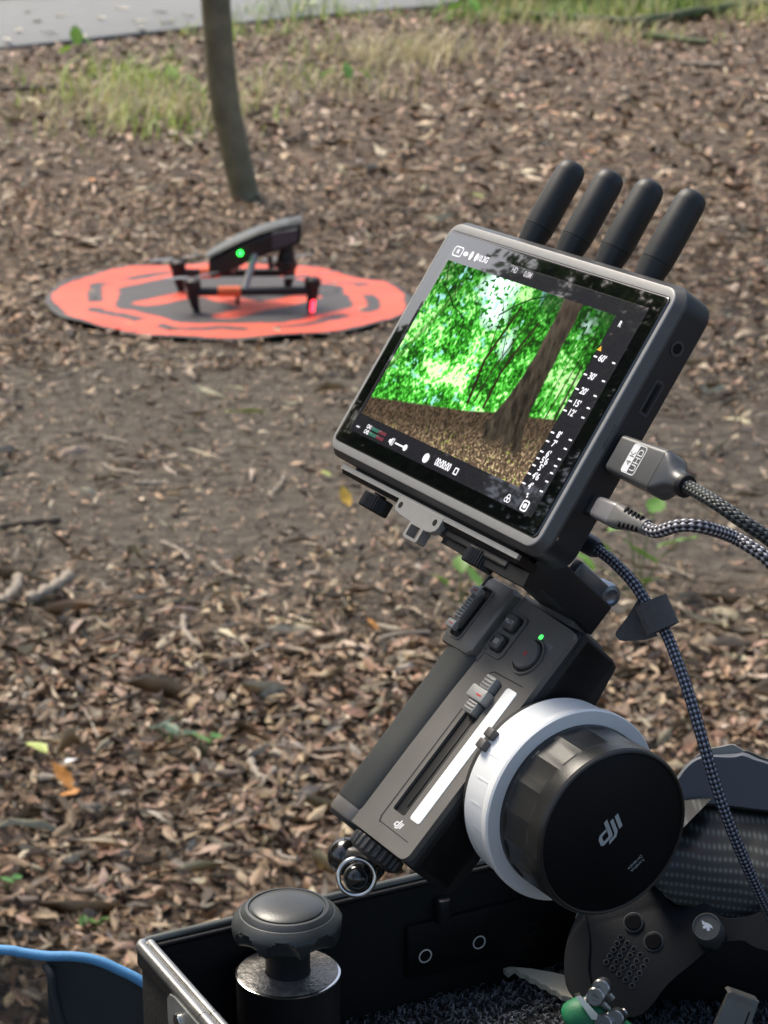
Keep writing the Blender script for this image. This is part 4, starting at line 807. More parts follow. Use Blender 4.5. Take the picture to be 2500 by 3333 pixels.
bm = BM(); xs(bm, [(93.4, 8.0, 5.6, 1.6, 0), (94, 8.8, 6.4, 2, 0), (105, 9.8, 6.8, 2.2, .1), (105.6, 9.8, 6.8, 2.2, .1)], -31.6, -11.5); mk('plug_shell', bm, silver, us)
bm = BM(); xs(bm, [(105.6, 9.7, 6.7, 2.2, .1), (108, 9.6, 6.7, 2.8, .2), (113, 8.0, 6.4, 3, .5), (120, 6.6, 6, 2.9, .8), (125, 6.2, 5.8, 2.8, .9)], -31.6, -11.5); bt = mk('plug_boot', bm, mat('boot_grey', (.145, .145, .14), .5), us)
for k in range(5):
    for s in (1, -1):
        x = 112.2+k*2.5; h = np.interp(x, [108, 113, 120, 125], [9.6, 8, 6.6, 6.2])/2; cy = -31.6+np.interp(x, [108, 113, 120, 125], [.2, .5, .8, .9])
        bm = BM(); box(bm, x-.55, x+.55, cy+s*h*.45, cy+s*(h+.06), -11.5+1.4, -11.5+3.28, .1, .2); mk('boot_slit', bm, black, bt)
P = [mw(123, -30.7, -11.5), mw(131, -30.5, -11.5)]+[at_depth(*q) for q in ((2215, 1710, .845), (2290, 1716, .845), (2380, 1745, .855), (2450, 1785, .852), (2510, 1832, .85), (2640, 1980, .85), (2740, 2300, .87), (2740, 2800, .93), (2680, 3200, .985))]
tube('cable', [to_m(p) for p in smooth_path(P, 8)], .0026, br_grey, us, 14)
pw = mroot('power_cable', 'long blue black braided cable hanging from the back of the monitor past the focus knob', 'cable')
C0 = at_depth(1895, 1758, .93); C1_ = at_depth(1948, 1790, .922)
tube('plug', [to_m(p) for p in (at_depth(1872, 1742, .936), at_depth(1880, 1748, .934), C0, at_depth(1935, 1783, .924), C1_)], [.003, .0042, .0044, .0042, .0032], mat('plug_blueblack', (.03, .037, .05), .4), pw, 14)
STR = [(2000, 1832, .915), (2060, 1895, .908), (2102, 1958, .904), (2138, 2012, .902), (2172, 2070, .9)]
P = [C1_]+[at_depth(*q) for q in STR+[(2215, 2180, .893), (2255, 2300, .888), (2290, 2420, .886), (2325, 2540, .888), (2362, 2650, .892), (2410, 2770, .9), (2455, 2870, .91), (2490, 2945, .922), (2540, 3040, .945), (2600, 3130, .975), (2640, 3200, 1.0)]]
tube('cable', [to_m(p) for p in smooth_path(P, 8)], .00232, br_blue, pw, 14)
# hook and loop cable tie
tie = empty('cable_tie', Matrix.Translation(at_depth(2130, 2005, .902))); tag(tie, 'grey hook and loop strap looped round the blue black cable', 'cable tie')
velm = mat('strap_cloth', (.085, .085, .09), .8, var=.2, scale=400, bump=.4, bscale=1500); O = tie.location
def lw(x, y, d): return at_depth(x, y, d)-O
axd = (at_depth(2155, 2050, .902)-at_depth(2112, 1955, .904)).normalized(); e1 = (FW-axd*FW.dot(axd)).normalized(); e2 = axd.cross(e1)
e2 = e2 if e2.x > 0 else -e2
bm = BM(); L = []
for k in range(33):
    a = 2*math.pi*k/32; L.append([tuple(e2*(.0010+rr*1.15*math.cos(a))+e1*(rr*.85*math.sin(a)-.000)+axd*w) for rr, w in ((.0052, -.0062), (.0060, -.0062), (.0060, .0062), (.0052, .0062), (.0052, -.0062))])
loft(bm, L, False, False, closed=False); bmesh.ops.remove_doubles(bm, verts=bm.verts, dist=1e-6); mk('strap_loop', bm, velm, tie, angle=50)
bm = BM(); tail = [(2078, 1948), (2068, 1965), (2040, 2010), (2005, 2056), (2003, 2068), (2016, 2084), (2032, 2087), (2100, 2083), (2142, 2070), (2112, 2020)]
A_ = [lw(x, y, .9085) for x, y in tail]; B_ = [lw(x, y, .9097) for x, y in tail]; loft(bm, [[tuple(p) for p in A_], [tuple(p) for p in B_]]); mk('strap_tail', bm, velm, tie, smooth=False)

# ================================================================== CASE
AZ = math.radians(27.5); CM = Matrix.Translation((-.107, .887, .94)) @ Matrix.Rotation(AZ, 4, 'Z'); CMI = CM.inverted()
def cw(x, y, z): return CM @ Vector((x*U, y*U, z*U))
LX, WY = 520, 400
casem = mat('case_laminate', (.0055, .0055, .0065), .5, spec=.2, var=.3, scale=40, bump=.15, bscale=500); caseo = mat('case_outside', (.012, .011, .010), .5, var=.3, scale=30, bump=.2, bscale=400)
rimal = mat('rim_aluminium', (.36, .355, .34), .3, .85, var=.25, scale=60, bump=.05, bscale=400); rimdk = mat('rim_dark', (.11, .118, .105), .32, .6, var=.25, scale=60)
case = empty('equipment_case', Matrix.Translation((cw(260, -200, 0).x, cw(260, -200, 0).y, 0)) @ Matrix.Rotation(AZ, 4, 'Z')); tag(case, 'open black equipment case with an aluminium edged rim', 'case')
CO = Vector((-260*U, 200*U, .94))                                   # corner of the rim in the case's own frame
def cbox(name, x0, x1, y0, y1, z0, z1, m, ch=.8, r=1.0, par=None):
    bm = BM(); box(bm, x0, x1, y0, y1, z0, z1, ch, r); bmesh.ops.transform(bm, matrix=Matrix.Translation(CO), verts=bm.verts); return mk(name, bm, m, par or case)
ZB = -939
cbox('wall', 4, LX, -6, 0, ZB, -1, casem); cbox('wall', 4, LX, -WY, -WY+6, ZB, -1, casem); cbox('wall', 0, 6.5, -WY+3, -3, ZB, -1, caseo, 1, 2.5); cbox('wall', LX-6, LX, -WY+6.2, -6.2, ZB, -1, casem)
cbox('base', 7, LX-7, -WY+7, -7, -76, -64, casem)
def ctube(name, pts, rad, m, n=14, par=None): return link(bpy.data.objects.new(name, tube_mesh(name, [Vector(p)*U+CO for p in pts], rad, m, n)), par or case)
ctube('rim', smooth_path([(2.2, -1, -.6), (0.6, -4, -.4), (.4, -10, -.2), (.4, -30, -.2), (.4, -72, -.2)], 6), .0026, rimal); ctube('rim', smooth_path([(5.5, -2, -.8), (5.1, -6, -.6), (5.0, -12, -.4), (5, -30, -.4), (5, -72, -.4)], 6), .0022, rimal)
ctube('rim', [(.4, -72.6, -.2), (.4, -WY, -.2)], .0027, rimal); ctube('rim', [(5, -72.6, -.4), (5, -WY, -.4)], .0023, rimal)
ctube('rim', smooth_path([(2.2, -1, -.6), (6, .3, -.6), (14, .6, -.6), (60, .6, -.6), (LX, .6, -.6)], 5), .0022, rimdk); ctube('rim', [(8, -5.2, -1), (LX, -5.2, -1)], .0013, casem)
cbox('edge_trim', -1.4, 0.4, -WY, -3, -8.5, -2.2, caseo, .5, .5)
# corner plate with a rivet on the outer face
def cdisc(name, cx, cy, cz, r, t, axis, m, par=None, prof=None, n=28):
    bm = BM(); s = -1 if axis == 'x' else 1
    lathe(bm, prof or [(0, r), (t*.7, r), (t, r*.9), (t, .05)], 'z', (0, 0), n); M3 = {'x': Matrix.Rotation(-math.pi/2, 4, 'Y'), '-y': Matrix.Rotation(math.pi/2, 4, 'X')}[axis]
    bmesh.ops.transform(bm, matrix=Matrix.Translation(Vector((cx, cy, cz))*U+CO) @ M3, verts=bm.verts); return mk(name, bm, m, par or case)
pale = mat('plate_zinc', (.42, .43, .41), .4, .7, var=.2, scale=80)
bm = BM(); prism(bm, [(-40, -6), (-42.5, -3), (-48, -1.6), (-90, -1.6), (-90, -30), (-50, -30), (-43, -26), (-40, -16)], -2.6, -.6, .3, 'x'); bmesh.ops.transform(bm, matrix=Matrix.Translation(CO), verts=bm.verts); cp_ = mk('corner_plate', bm, pale, case)
cdisc('rivet', -2.4, -52.5, -11, 3.6, 1.4, 'x', chrome, cp_)
# hinge plate with threaded holes on the inside of the far wall
cbox('hinge_plate', 128, 300, -9.4, -6, -46, -19.4, mat('plate_black', (.006, .006, .007), .5, spec=.2, var=.2), .6, 3)
cbox('hinge_hook', 143, 150, -12.5, -6, -21, -8.5, mat('hook_dark', (.012, .012, .015), .4, .2), 1, 2.5)
for x, br in ((137.2, 1), (165.8, 1), (193.8, 0), (222, 1)):
    cdisc('threaded_insert', x, -9.3, -35.8, 3.6, 1, '-y', mat('insert_lit_pale', (.8, .78, .74), .4, 0, var=.2) if br else blackm, prof=[(0, 3.7), (.35, 3.7), (.35, 2.7), (-.5, 2.6)] if not br else [(0, 3.4), (.2, 3.4), (.3, 2.9), (-.1, 2.7), (.1, 2.4), (-.2, 2.2), (-.3, .05)])  # pale discs paint in the daylight showing through the holes
# carpet of looped pile
carpm = attr_mat('carpet_pile', rough=.8, var=.3, scale=300); carpb = mat('carpet_back', (.008, .009, .011), .95, var=.4, scale=300)
cbox('carpet', 8, LX-8, -WY+8, -8, -64, -61.5, carpb, .5)
def make_pile():
    g = np.random.default_rng(4); n = 9000; V = []; Q = []; C = []; o = 0
    x = g.uniform(60, 330, n); y = g.uniform(-190, -8, n)
    for i in range(n):
        a = g.uniform(0, 6.28); r = g.uniform(.9, 2.1); w = .32; t0 = g.uniform(-.6, .6); c = np.array([.09, .10, .115])*g.uniform(.25, 1.9); ca, sa = math.cos(a), math.sin(a); zc = -61.4+r*g.uniform(.5, 1.0)
        for k in range(6):
            t = -.9+k*(math.pi+1.8)/5; px, pz = r*math.cos(t), r*math.sin(t)*.95
            for s in (-w, w): V.append((x[i]+ca*px-sa*s+t0*pz, y[i]+sa*px+ca*s, zc+pz)); C.append(c)
        for k in range(5): b = o+k*2; Q.append((b, b+1, b+3, b+2))
        o += 12
    V = np.array(V)*U+np.array(CO); me = raw_mesh('carpet_pile', V, Q, carpm, np.array(C)); o_ = link(bpy.data.objects.new('carpet_pile', me), case); o_['kind'] = 'stuff'
make_pile()

# screw knob on its canister
kx, ky, zbase = 57.5, -31, -13.2
kn = empty('locking_knob', CM @ Matrix.Translation((kx*U, ky*U, -.0614))); tag(kn, 'grey scalloped screw knob on a black canister in the corner of the case', 'knob')
def kl(name, prof, m, n=64, rf=None, par=None, ang=38):
    bm = BM(); lathe(bm, [(z+61.4, r) for z, r in prof], 'z', (0, 0), n, rf=rf); return mk(name, bm, m, par or kn, angle=ang)
kgrey = mat('knob_grey', (.032, .037, .038), .42, var=.08, scale=150, bump=.05, bscale=1500)
kl('canister', [(-61.4, 22.4), (zbase-1.4, 22.6), (zbase-.8, 22.7)], black)
kl('plate_edge', [(zbase-1.6, 22.4), (zbase-.9, 23.0), (zbase-.2, 22.9), (zbase+.1, 22.2)], chrome)
kl('base_plate', [(zbase-.6, 21.9), (zbase+.3, 21.9), (zbase+.4, 21.5), (zbase+.4, .1)], mat('worn_plate', (.22, .21, .195), .36, .6, var=.45, scale=260, bump=.25, bscale=500))
kl('stem', [(zbase+.2, 10.2), (zbase+.6, 9.8), (zbase+17, 9.6)], black)
NS = 8
def scal(k, n, z):
    zz = z-61.4-zbase; a = ((k/n*NS+.18) % 1-.5)/.42; q = a*a+max(0, (zz-16)/9.6)**2; return 1-.19*max(0, 1-q)**.4*min(1, max(0, (zz-15.9)/.5))
kl('knob_head', [(zbase+16.0, 9), (zbase+16.2, 19), (zbase+16.7, 21.6), (zbase+17.4, 22.6), (zbase+18.2, 23.2), (zbase+19, 23.6), (zbase+20, 23.9), (zbase+21, 24.1), (zbase+22, 24.2), (zbase+23, 24.2), (zbase+24, 24.2), (zbase+25, 24.0), (zbase+26, 23.5), (zbase+27, 22.7), (zbase+28, 21.8), (zbase+29, 20.6), (zbase+29.1, 20.2), (zbase+29.7, 19.8), (zbase+31.2, 18), (zbase+31.4, 16.9), (zbase+30.8, 16.4), (zbase+30.8, .1)], kgrey, 192, scal, ang=24)
kl('knob_cap', [(zbase+30.6, 15.6), (zbase+31.4, 15.7), (zbase+32.0, 14.8), (zbase+33.0, 10), (zbase+33.5, 5), (zbase+33.6, .1)], mat('knob_top', (.038, .042, .042), .34, var=.06, scale=300, bump=.05, bscale=900), ang=60)

# pale serrated knife on the carpet
kp = [(1632, 3154), (1660, 3153), (1730, 3160), (1800, 3172), (1850, 3184), (1905, 3200), (1905, 3275), (1868, 3258)]
ser = [(1845+(-k)*17, 3250-k*9.2+(6 if k % 2 else 0)) for k in range(11)]
def onfloor(px, py, z=CASEFLOOR): return gnd(px, py, z)
kO = onfloor(1760, 3200); knife = empty('serrated_knife', Matrix.Translation(kO)); tag(knife, 'pale cream serrated blade lying on the dark carpet', 'knife')
bm = BM(); q = [onfloor(*p)-kO for p in kp+ser+[(1655, 3173)]]; loft(bm, [[(p.x, p.y, -.0015) for p in q], [(p.x, p.y, .0012) for p in q]]); mk('blade', bm, mat('cream_plastic', (.6, .58, .46), .45, var=.08, scale=50), knife, smooth=False)

# ------------------------------------------------------------------ goggle unit with carbon shell
GD = 1.02
gog = empty('video_goggles', Matrix.Translation(Vector((at_depth(2150, 3000, GD).x, at_depth(2150, 3000, GD).y, CASEFLOOR)))); tag(gog, 'dark grey carbon shelled headset with round buttons and speaker holes, lying in the case', 'headset'); GO = gog.location.copy()
gpl = mat('headset_plastic', (.0065, .0085, .012), .6, spec=.14, var=.12, scale=100, bump=.08, bscale=1500)
def gp(px, py, d): return at_depth(px, py, d)-GO
def outline(pts, sub=5): 
    P = smooth_path([(x, y, 0) for x, y in pts+[pts[0]]], sub); return [(p.x, p.y) for p in P[:-1]]
def extr(name, pts, ds, m, par=None, angle=40):
    """outline in pixels, swept through depths; ds = [(depth, inset px)]"""
    cx = sum(p[0] for p in pts)/len(pts); cy = sum(p[1] for p in pts)/len(pts); bm = BM(); L = []
    for d, i in ds:
        lp = []
        for x, y in pts:
            v = Vector((cx-x, cy-y)); v = v.normalized()*i if v.length else v; f = d if not callable(d) else d(x, y); lp.append(tuple(gp(x+v.x, y+v.y, f)))
        L.append(lp)
    loft(bm, L); return mk(name, bm, m, par or gog, angle=angle)
tl_ = lambda off: (lambda x, y: GD+off+(x-2050)*(-.00004)+(y-3050)*(-.00006))
face = outline([(1890, 2960), (1855, 3030), (1838, 3110), (1840, 3180), (1862, 3240), (1915, 3280), (1985, 3310), (2060, 3318), (2110, 3290), (2170, 3215), (2250, 3150), (2330, 3085), (2420, 3060), (2470, 3085), (2560, 3090), (2600, 2960), (2500, 2962), (2420, 2985), (2350, 2982), (2300, 2935), (2262, 2930), (2225, 2945), (2185, 2938), (2135, 2880), (2090, 2850), (1980, 2870)], 3)
extr('front_shell', face, [(tl_(.03), 12), (tl_(.012), 0), (tl_(.004), 0), (tl_(.001), 3), (tl_(0), 9)], gpl)
side = outline([(1905, 2975), (1848, 3060), (1836, 3150), (1850, 3225), (1905, 3282), (1935, 3260), (1918, 3160), (1920, 3060)], 3)
extr('side_seam', side, [(tl_(.02), 6), (tl_(-.0006), 0), (tl_(-.001), 4)], mat('headset_plastic_dark', (.010, .011, .0125), .5, spec=.2, var=.12))
def carbon():
    m = bpy.data.materials.new('carbon_fibre'); m.use_nodes = True; n = m.node_tree.nodes; l = m.node_tree.links; p = n['Principled BSDF']
    tc = n.new('ShaderNodeTexCoord'); mp = n.new('ShaderNodeMapping'); mp.inputs['Rotation'].default_value = (0, math.radians(-7), 0); l.new(tc.outputs['Object'], mp.inputs['Vector'])
    w1 = n.new('ShaderNodeTexWave'); w1.bands_direction = 'Z'; w1.inputs['Scale'].default_value = 92; w1.inputs['Distortion'].default_value = .4; w1.inputs['Detail'].default_value = 1
    w2 = n.new('ShaderNodeTexWave'); w2.bands_direction = 'X'; w2.inputs['Scale'].default_value = 130; w2.inputs['Distortion'].default_value = 1.2
    for w in (w1, w2): l.new(mp.outputs[0], w.inputs['Vector'])
    mu = n.new('ShaderNodeMath'); mu.operation = 'MULTIPLY'; l.new(w1.outputs['Fac'], mu.inputs[0])
    ad = n.new('ShaderNodeMath'); ad.operation = 'MULTIPLY_ADD'; ad.inputs[1].default_value = .55; ad.inputs[2].default_value = .45; l.new(w2.outputs['Fac'], ad.inputs[0]); l.new(ad.outputs[0], mu.inputs[1])
    pw_ = n.new('ShaderNodeMath'); pw_.operation = 'POWER'; pw_.inputs[1].default_value = 2.2; l.new(mu.outputs[0], pw_.inputs[0])
    r = n.new('ShaderNodeMix'); r.data_type = 'RGBA'; r.inputs['A'].default_value = (.006, .007, .007, 1); r.inputs['B'].default_value = (.075, .086, .083, 1); l.new(pw_.outputs[0], r.inputs['Factor']); l.new(r.outputs['Result'], p.inputs['Base Color'])
    p.inputs['Roughness'].default_value = .5; p.inputs['Specular IOR Level'].default_value = .35; p.inputs['Coat Weight'].default_value = .15; p.inputs['Coat Roughness'].default_value = .25; return m
carb = carbon()
def shell(name, top, bot, m, bulge=.03, d0=1.045, n=14):
    """curved sheet between an upper and a lower edge (pixels), bulging toward the viewer"""
    bm = BM(); K = 30; T_ = [np.interp(np.linspace(0, 1, K), np.linspace(0, 1, len(e)), [p[i] for p in e]) for e in (top, bot) for i in (0, 1)]
    L = []
    for j in range(n):
        t = j/(n-1); d = d0-bulge*math.sin(t*math.pi*.62+.05)+.012*(1-t); L.append([tuple(gp(T_[0][k]*(1-t)+T_[2][k]*t, T_[1][k]*(1-t)+T_[3][k]*t, d+.000025*abs(T_[0][k]-2330)*(1-t)*.6)) for k in range(K)])
    back = [[tuple(Vector(q)+FW*.035) for q in lp] for lp in (L[-1], L[0])]
    loft(bm, L+back+[L[0]], False, False, closed=False); return mk(name, bm, m, gog, angle=50)
shell('carbon_shell', [(2120, 2604), (2200, 2596), (2317, 2590), (2420, 2594), (2500, 2606), (2640, 2640)], [(2100, 2862), (2150, 2900), (2200, 2945), (2260, 2952), (2330, 2975), (2400, 2992), (2500, 2972), (2640, 2960)], carb)
bm = BM(); fc = [gp(x, y, d) for x, y, d in ((2316, 2600, 1.0395), (2216, 2702, 1.018), (2120, 2720, 1.018), (2120, 2612, 1.045))]; 
loft(bm, [[tuple(p) for p in fc], [tuple(p+FW*.01) for p in fc]]); mk('shell_facet', bm, carb, gog, smooth=False)
dome = outline([(2150, 2610), (2203, 2528), (2232, 2490), (2262, 2468), (2300, 2458), (2350, 2455), (2400, 2452), (2425, 2450), (2470, 2470), (2520, 2490), (2620, 2560), (2640, 2650)], 3)
extr('top_cover', dome, [(1.075, 0), (1.052, 0), (1.048, 4), (1.046, 12)], mat('cover_grey', (.09, .10, .12), .5, var=.08, scale=60))
ridge = outline([(2258, 2466), (2300, 2440), (2340, 2430), (2382, 2422), (2400, 2428), (2424, 2446), (2400, 2452), (2372, 2460), (2310, 2464)], 3)
extr('cover_ridge', ridge, [(1.075, 0), (1.056, 0), (1.053, 3)], mat('cover_pale', (.24, .245, .235), .45, var=.06))
rear = outline([(2390, 2450), (2424, 2442), (2480, 2462), (2620, 2520), (2640, 2600), (2450, 2590)], 3)
extr('cover_side', rear, [(1.10, 0), (1.078, 0), (1.074, 3)], mat('cover_olive', (.06, .064, .055), .5, var=.1))
# stand: lower body resting on the carpet
low = outline([(2150, 2960), (2300, 2990), (2560, 2985), (2600, 3120), (2560, 3300), (2380, 3330), (2200, 3330), (2140, 3270), (2120, 3100)], 3)
bm = BM(); lo_ = [gp(x, y, 1.06) for x, y in low]; zmin = 0
loft(bm, [[(p.x, p.y+.05, max(p.z, .0005)) for p in lo_], [(p.x, p.y, max(p.z, .0005)) for p in lo_]]); mk('lower_body', bm, black, gog)
bm = BM(); b0 = gp(1990, 3140, 1.05); box(bm, b0.x*1000-8, b0.x*1000+95, b0.y*1000-6, b0.y*1000+22, .3, 46, 2, 3); mk('face_cushion', bm, black, gog)
def gdisc(name, px, py, d, prof, m, par=None, n=28, rot=Matrix.Identity(4)):
    bm = BM(); lathe(bm, prof, 'z', (0, 0), n); nrm = (-FW+UP*.43-Vector((1, 0, 0))*.29).normalized(); M3 = nrm.to_track_quat('Z', 'Y').to_matrix().to_4x4()
    bmesh.ops.transform(bm, matrix=Matrix.Translation(gp(px, py, d)) @ M3, verts=bm.verts); return mk(name, bm, m, par or gog)
fd = lambda x, y: tl_(0)(x, y)
ringm = mat('ring_grey', (.07, .075, .08), .35, var=.1); blk2 = mat('button_black', (.003, .003, .004), .5, spec=.15)
for px, py in ((2062, 3003), (2128, 3066)):
    b = gdisc('round_button', px, py, fd(px, py), [(-2, 3.6), (.9, 3.6), (1.3, 3.2), (1.3, .05)], blk2); gdisc('button_ring', px, py, fd(px, py), [(-2, 4.6), (.4, 4.6), (.9, 4.2), (.5, 3.6), (-1, 3.5)], ringm, b)
for i in range(5):
    for j in range(5):
        px = 2021+i*21.2-j*11.8; py = 3052+i*19+j*20.2
        h = gdisc('speaker_hole', px, py, fd(px, py), [(-1, 1.0), (.5, 1.0), (.5, .05)], blk2, n=12); gdisc('hole_rim', px, py, fd(px, py), [(-1, 1.4), (.6, 1.35), (.66, 1.05), (.3, .95)], ringm, h, 12)
kb2 = gdisc('dial', 2303, 3022, 1.0, [(-14, 6.6), (-2, 6.5), (2.5, 6.4), (3.6, 5.9), (3.6, 5.6), (3.2, 5.4), (3.2, .05)], mat('dial_grey', (.13, .135, .13), .3, .4, var=.15, scale=150), n=40)
bird = [(-2.6, 2.6), (-2.1, 1.2), (-1.8, .6), (-.9, .9), (-1.7, -.3), (-1.3, -1.0), (-.5, -.9), (.0, -.2), (.3, -1.4), (1.0, -1.8), (1.7, -1.4), (1.6, -.5), (1.3, 0), (3.0, -.4), (2.2, .8), (.8, 1.6), (-.8, 1.8)]
bm = BM(); poly2d(bm, bird, 3.35); nrm = (-FW+UP*.43-Vector((1, 0, 0))*.29).normalized(); bmesh.ops.transform(bm, matrix=Matrix.Translation(gp(2303, 3022, 1.0)) @ nrm.to_track_quat('Z', 'Y').to_matrix().to_4x4(), verts=bm.verts)
mk('bird_logo', bm, mat('logo_pale', (.62, .66, .74), .4), kb2, smooth=False)

# ------------------------------------------------------------------ small tools in the case
tO = onfloor(1990, 3345); tool = empty('clip_tool', Matrix.Translation(tO)); tag(tool, 'green handled tool with shiny metal clips lying in the case', 'tool')
def tp(px, py, d): return at_depth(px, py, d)-tO
dT = (tO-Vector((0, 0, CAMH))).dot(FW)
grnp = mat('green_plastic', (.02, .22, .09), .5, var=.12, scale=200, bump=.1, bscale=1500)
tube('handle', smooth_path([tp(1868, 3330, dT-.028), tp(1900, 3310, dT-.03), tp(1960, 3345, dT-.03), tp(2060, 3420, dT-.028)], 5), [.0075, .0085, .009, .009, .009, .009, .009, .009, .009, .009, .009, .009, .009, .009, .009, .008], grnp, tool, 18)
bm = BM(); qs = [tp(x, y, dT-.042) for x, y in ((1874, 3244), (1890, 3240), (1946, 3302), (1942, 3320), (1926, 3318))]; loft(bm, [[tuple(p) for p in qs], [tuple(p+FW*.006) for p in qs]]); mk('metal_clip', bm, chrome, tool, smooth=False)
for px, py in ((1941, 3242), (2004, 3314), (1966, 3330), (1958, 3216)):
    bm = BM(); lathe(bm, [(-3, 4.2), (2, 4.2), (2.6, 3.6), (2.6, 1.6), (1.4, 1.5)], 'z', (0, 0), 24); bmesh.ops.transform(bm, matrix=Matrix.Translation(tp(px, py, dT-.04)) @ (-FW-Vector((.35, 0, 0))).to_track_quat('Z', 'Y').to_matrix().to_4x4(), verts=bm.verts); mk('clip_rivet', bm, steel, tool)
for a, b in (((1941, 3242), (1975, 3285)), ((2004, 3314), (2035, 3295)), ((1905, 3262), (1941, 3242)), ((1958, 3216), (1990, 3250))): tube('clip_arm', [tp(*a, dT-.036), tp(*b, dT-.034)], .0022, steel, tool, 10)
tube('clip_arm', [tp(1990, 3300, dT-.03), tO-tO+Vector((0, 0, .002))], .003, blackm, tool, 10)
pO = onfloor(2420, 3420); plate = empty('metal_bracket', Matrix.Translation(pO)); tag(plate, 'flat grey metal bracket with a slot standing in the case beside the headset', 'bracket'); dP = (pO-Vector((0, 0, CAMH))).dot(FW)
def pp(px, py, d): return at_depth(px, py, d)-pO
bm = BM(); qs = [pp(x, y, dP-.045) for x, y in ((2372, 3234), (2384, 3230), (2470, 3262), (2440, 3345), (2400, 3450), (2290, 3440), (2330, 3330))]; loft(bm, [[tuple(p) for p in qs], [tuple(p+FW*.004) for p in qs]]); pm_ = mk('plate', bm, mat('bracket_grey', (.16, .155, .145), .42, .6, var=.15, scale=120), plate, smooth=False)
bm = BM(); qs = [pp(x, y, dP-.0453) for x, y in ((2437, 3296), (2443, 3292), (2424, 3345), (2418, 3345))]; loft(bm, [[tuple(p) for p in qs], [tuple(p+FW*.001) for p in qs]]); mk('slot', bm, MATS['port_hole'], pm_, smooth=False)
bm = BM(); qs = [pp(x, y, dP-.047) for x, y in ((2372, 3234), (2384, 3229), (2472, 3261), (2466, 3268))]; loft(bm, [[tuple(p) for p in qs], [tuple(p+FW*.012) for p in qs]]); mk('folded_lip', bm, MATS['bracket_grey'], plate, smooth=False)
tube('foot', [pp(2400, 3440, dP-.043), Vector((0, 0, .001))], .004, blackm, plate, 10)
# clamp arm that holds the hand unit on the far rim of the case, behind the knob
q0 = MH @ Vector((.022, 0, -.040)); q1 = cw(196, -3, 14); HI = MH.inverted()
arm = tube('support_arm', [HI @ q for q in smooth_path([q0, q0.lerp(q1, .5)+Vector((0, 0, .01)), q1], 5)], .007, black, hand, 16)
bm = BM(); box(bm, 184, 208, -13, 7, -1, 18, 1.5, 3); bmesh.ops.transform(bm, matrix=HI @ CM, verts=bm.verts); mk('rim_clamp', bm, black, hand)

# ================================================================== CHAIR
ch = empty('camp_chair', loc=(-.36, 1.16, 0)); tag(ch, 'folding camp chair with dark mesh back edged in sky blue trim', 'chair')
fab = mat('chair_fabric', (.030, .040, .046), .8, var=.3, scale=30, bump=.4, bscale=1400); blue = mat('blue_trim', (.10, .33, .62), .6, var=.12, scale=80, bump=.3, bscale=1500)
def mesh_fabric():
    m = bpy.data.materials.new('chair_mesh'); m.use_nodes = True; n = m.node_tree.nodes; l = m.node_tree.links; p = n['Principled BSDF']; p.inputs['Base Color'].default_value = (.045, .045, .043, 1); p.inputs['Roughness'].default_value = .8
    tr = n.new('ShaderNodeBsdfTransparent'); mx = n.new('ShaderNodeMixShader'); tc = n.new('ShaderNodeTexCoord'); nz = n.new('ShaderNodeTexNoise'); nz.inputs['Scale'].default_value = 1200; l.new(tc.outputs['Object'], nz.inputs['Vector'])
    mr = n.new('ShaderNodeMapRange'); mr.inputs['To Min'].default_value = .30; mr.inputs['To Max'].default_value = .62; l.new(nz.outputs['Fac'], mr.inputs['Value']); l.new(mr.outputs[0], mx.inputs[0]); l.new(p.outputs[0], mx.inputs[1]); l.new(tr.outputs[0], mx.inputs[2]); l.new(mx.outputs[0], n['Material Output'].inputs['Surface']); return m
cO = Vector((-.36, 1.16, 0))
edge = [(-1900, 3230), (-1700, 3130), (-900, 3095), (-350, 3084), (0, 3092), (70, 3101), (150, 3112), (230, 3113), (290, 3120), (340, 3135), (390, 3158), (440, 3182), (490, 3215), (540, 3262)]
top = smooth_path([at_depth(x, y, 1.13+.00001*max(0, 300-x))-cO for x, y in edge], 4)
tube('back_trim', top, .0026, blue, ch, 12)
def panel(name, i0, i1, m, zb=.46):
    bm = BM(); L = []
    for p in top[i0:i1+1]:
        col = [Vector((p.x, p.y+.03*t*t, p.z*(1-t)+zb*t)) for t in np.linspace(0, 1, 9)]; L.append([tuple(q) for q in col]+[tuple(q+Vector((0, .0015, 0))) for q in col[::-1]])
    loft(bm, L); mk(name, bm, m, ch, angle=60)
k0 = 24; panel('mesh_panel', 8, k0, mesh_fabric()); panel('back_panel', k0, len(top)-1, fab); panel('back_panel', 0, 8, fab)
sp_ = [top[k0]+Vector((.0, -.002, -.004))]+[at_depth(x, y, 1.128)-cO for x, y in ((168, 3180), (180, 3240), (205, 3333), (260, 3460))]; tube('back_seam', smooth_path(sp_, 4), .0022, mat('seam_black', (.012, .018, .024), .8), ch, 8)
fr = mat('chair_frame', (.02, .02, .022), .35, .4)
xl, xr_, yb = top[4].x, top[-3].x, top[10].y+.012
for x in (xl, xr_): tube('leg', [(x, yb+.05, 0.002), (x, yb, .83 if x == xl else .80)], .009, fr, ch, 12); tube('leg', [(x, yb-.48, .002), (x, yb-.02, .44)], .009, fr, ch, 12)
bm = BM(); box(bm, xl*1000, xr_*1000, yb*1000-440, yb*1000-10, 425, 432, 2, 10); mk('seat', bm, fab, ch)
for x in (xl, xr_): tube('armrest', [(x, yb-.0, .62), (x, yb-.40, .60)], .014, fr, ch, 12); tube('leg', [(x, yb-.4, .6), (x, yb-.02, .004)], .008, fr, ch, 12)

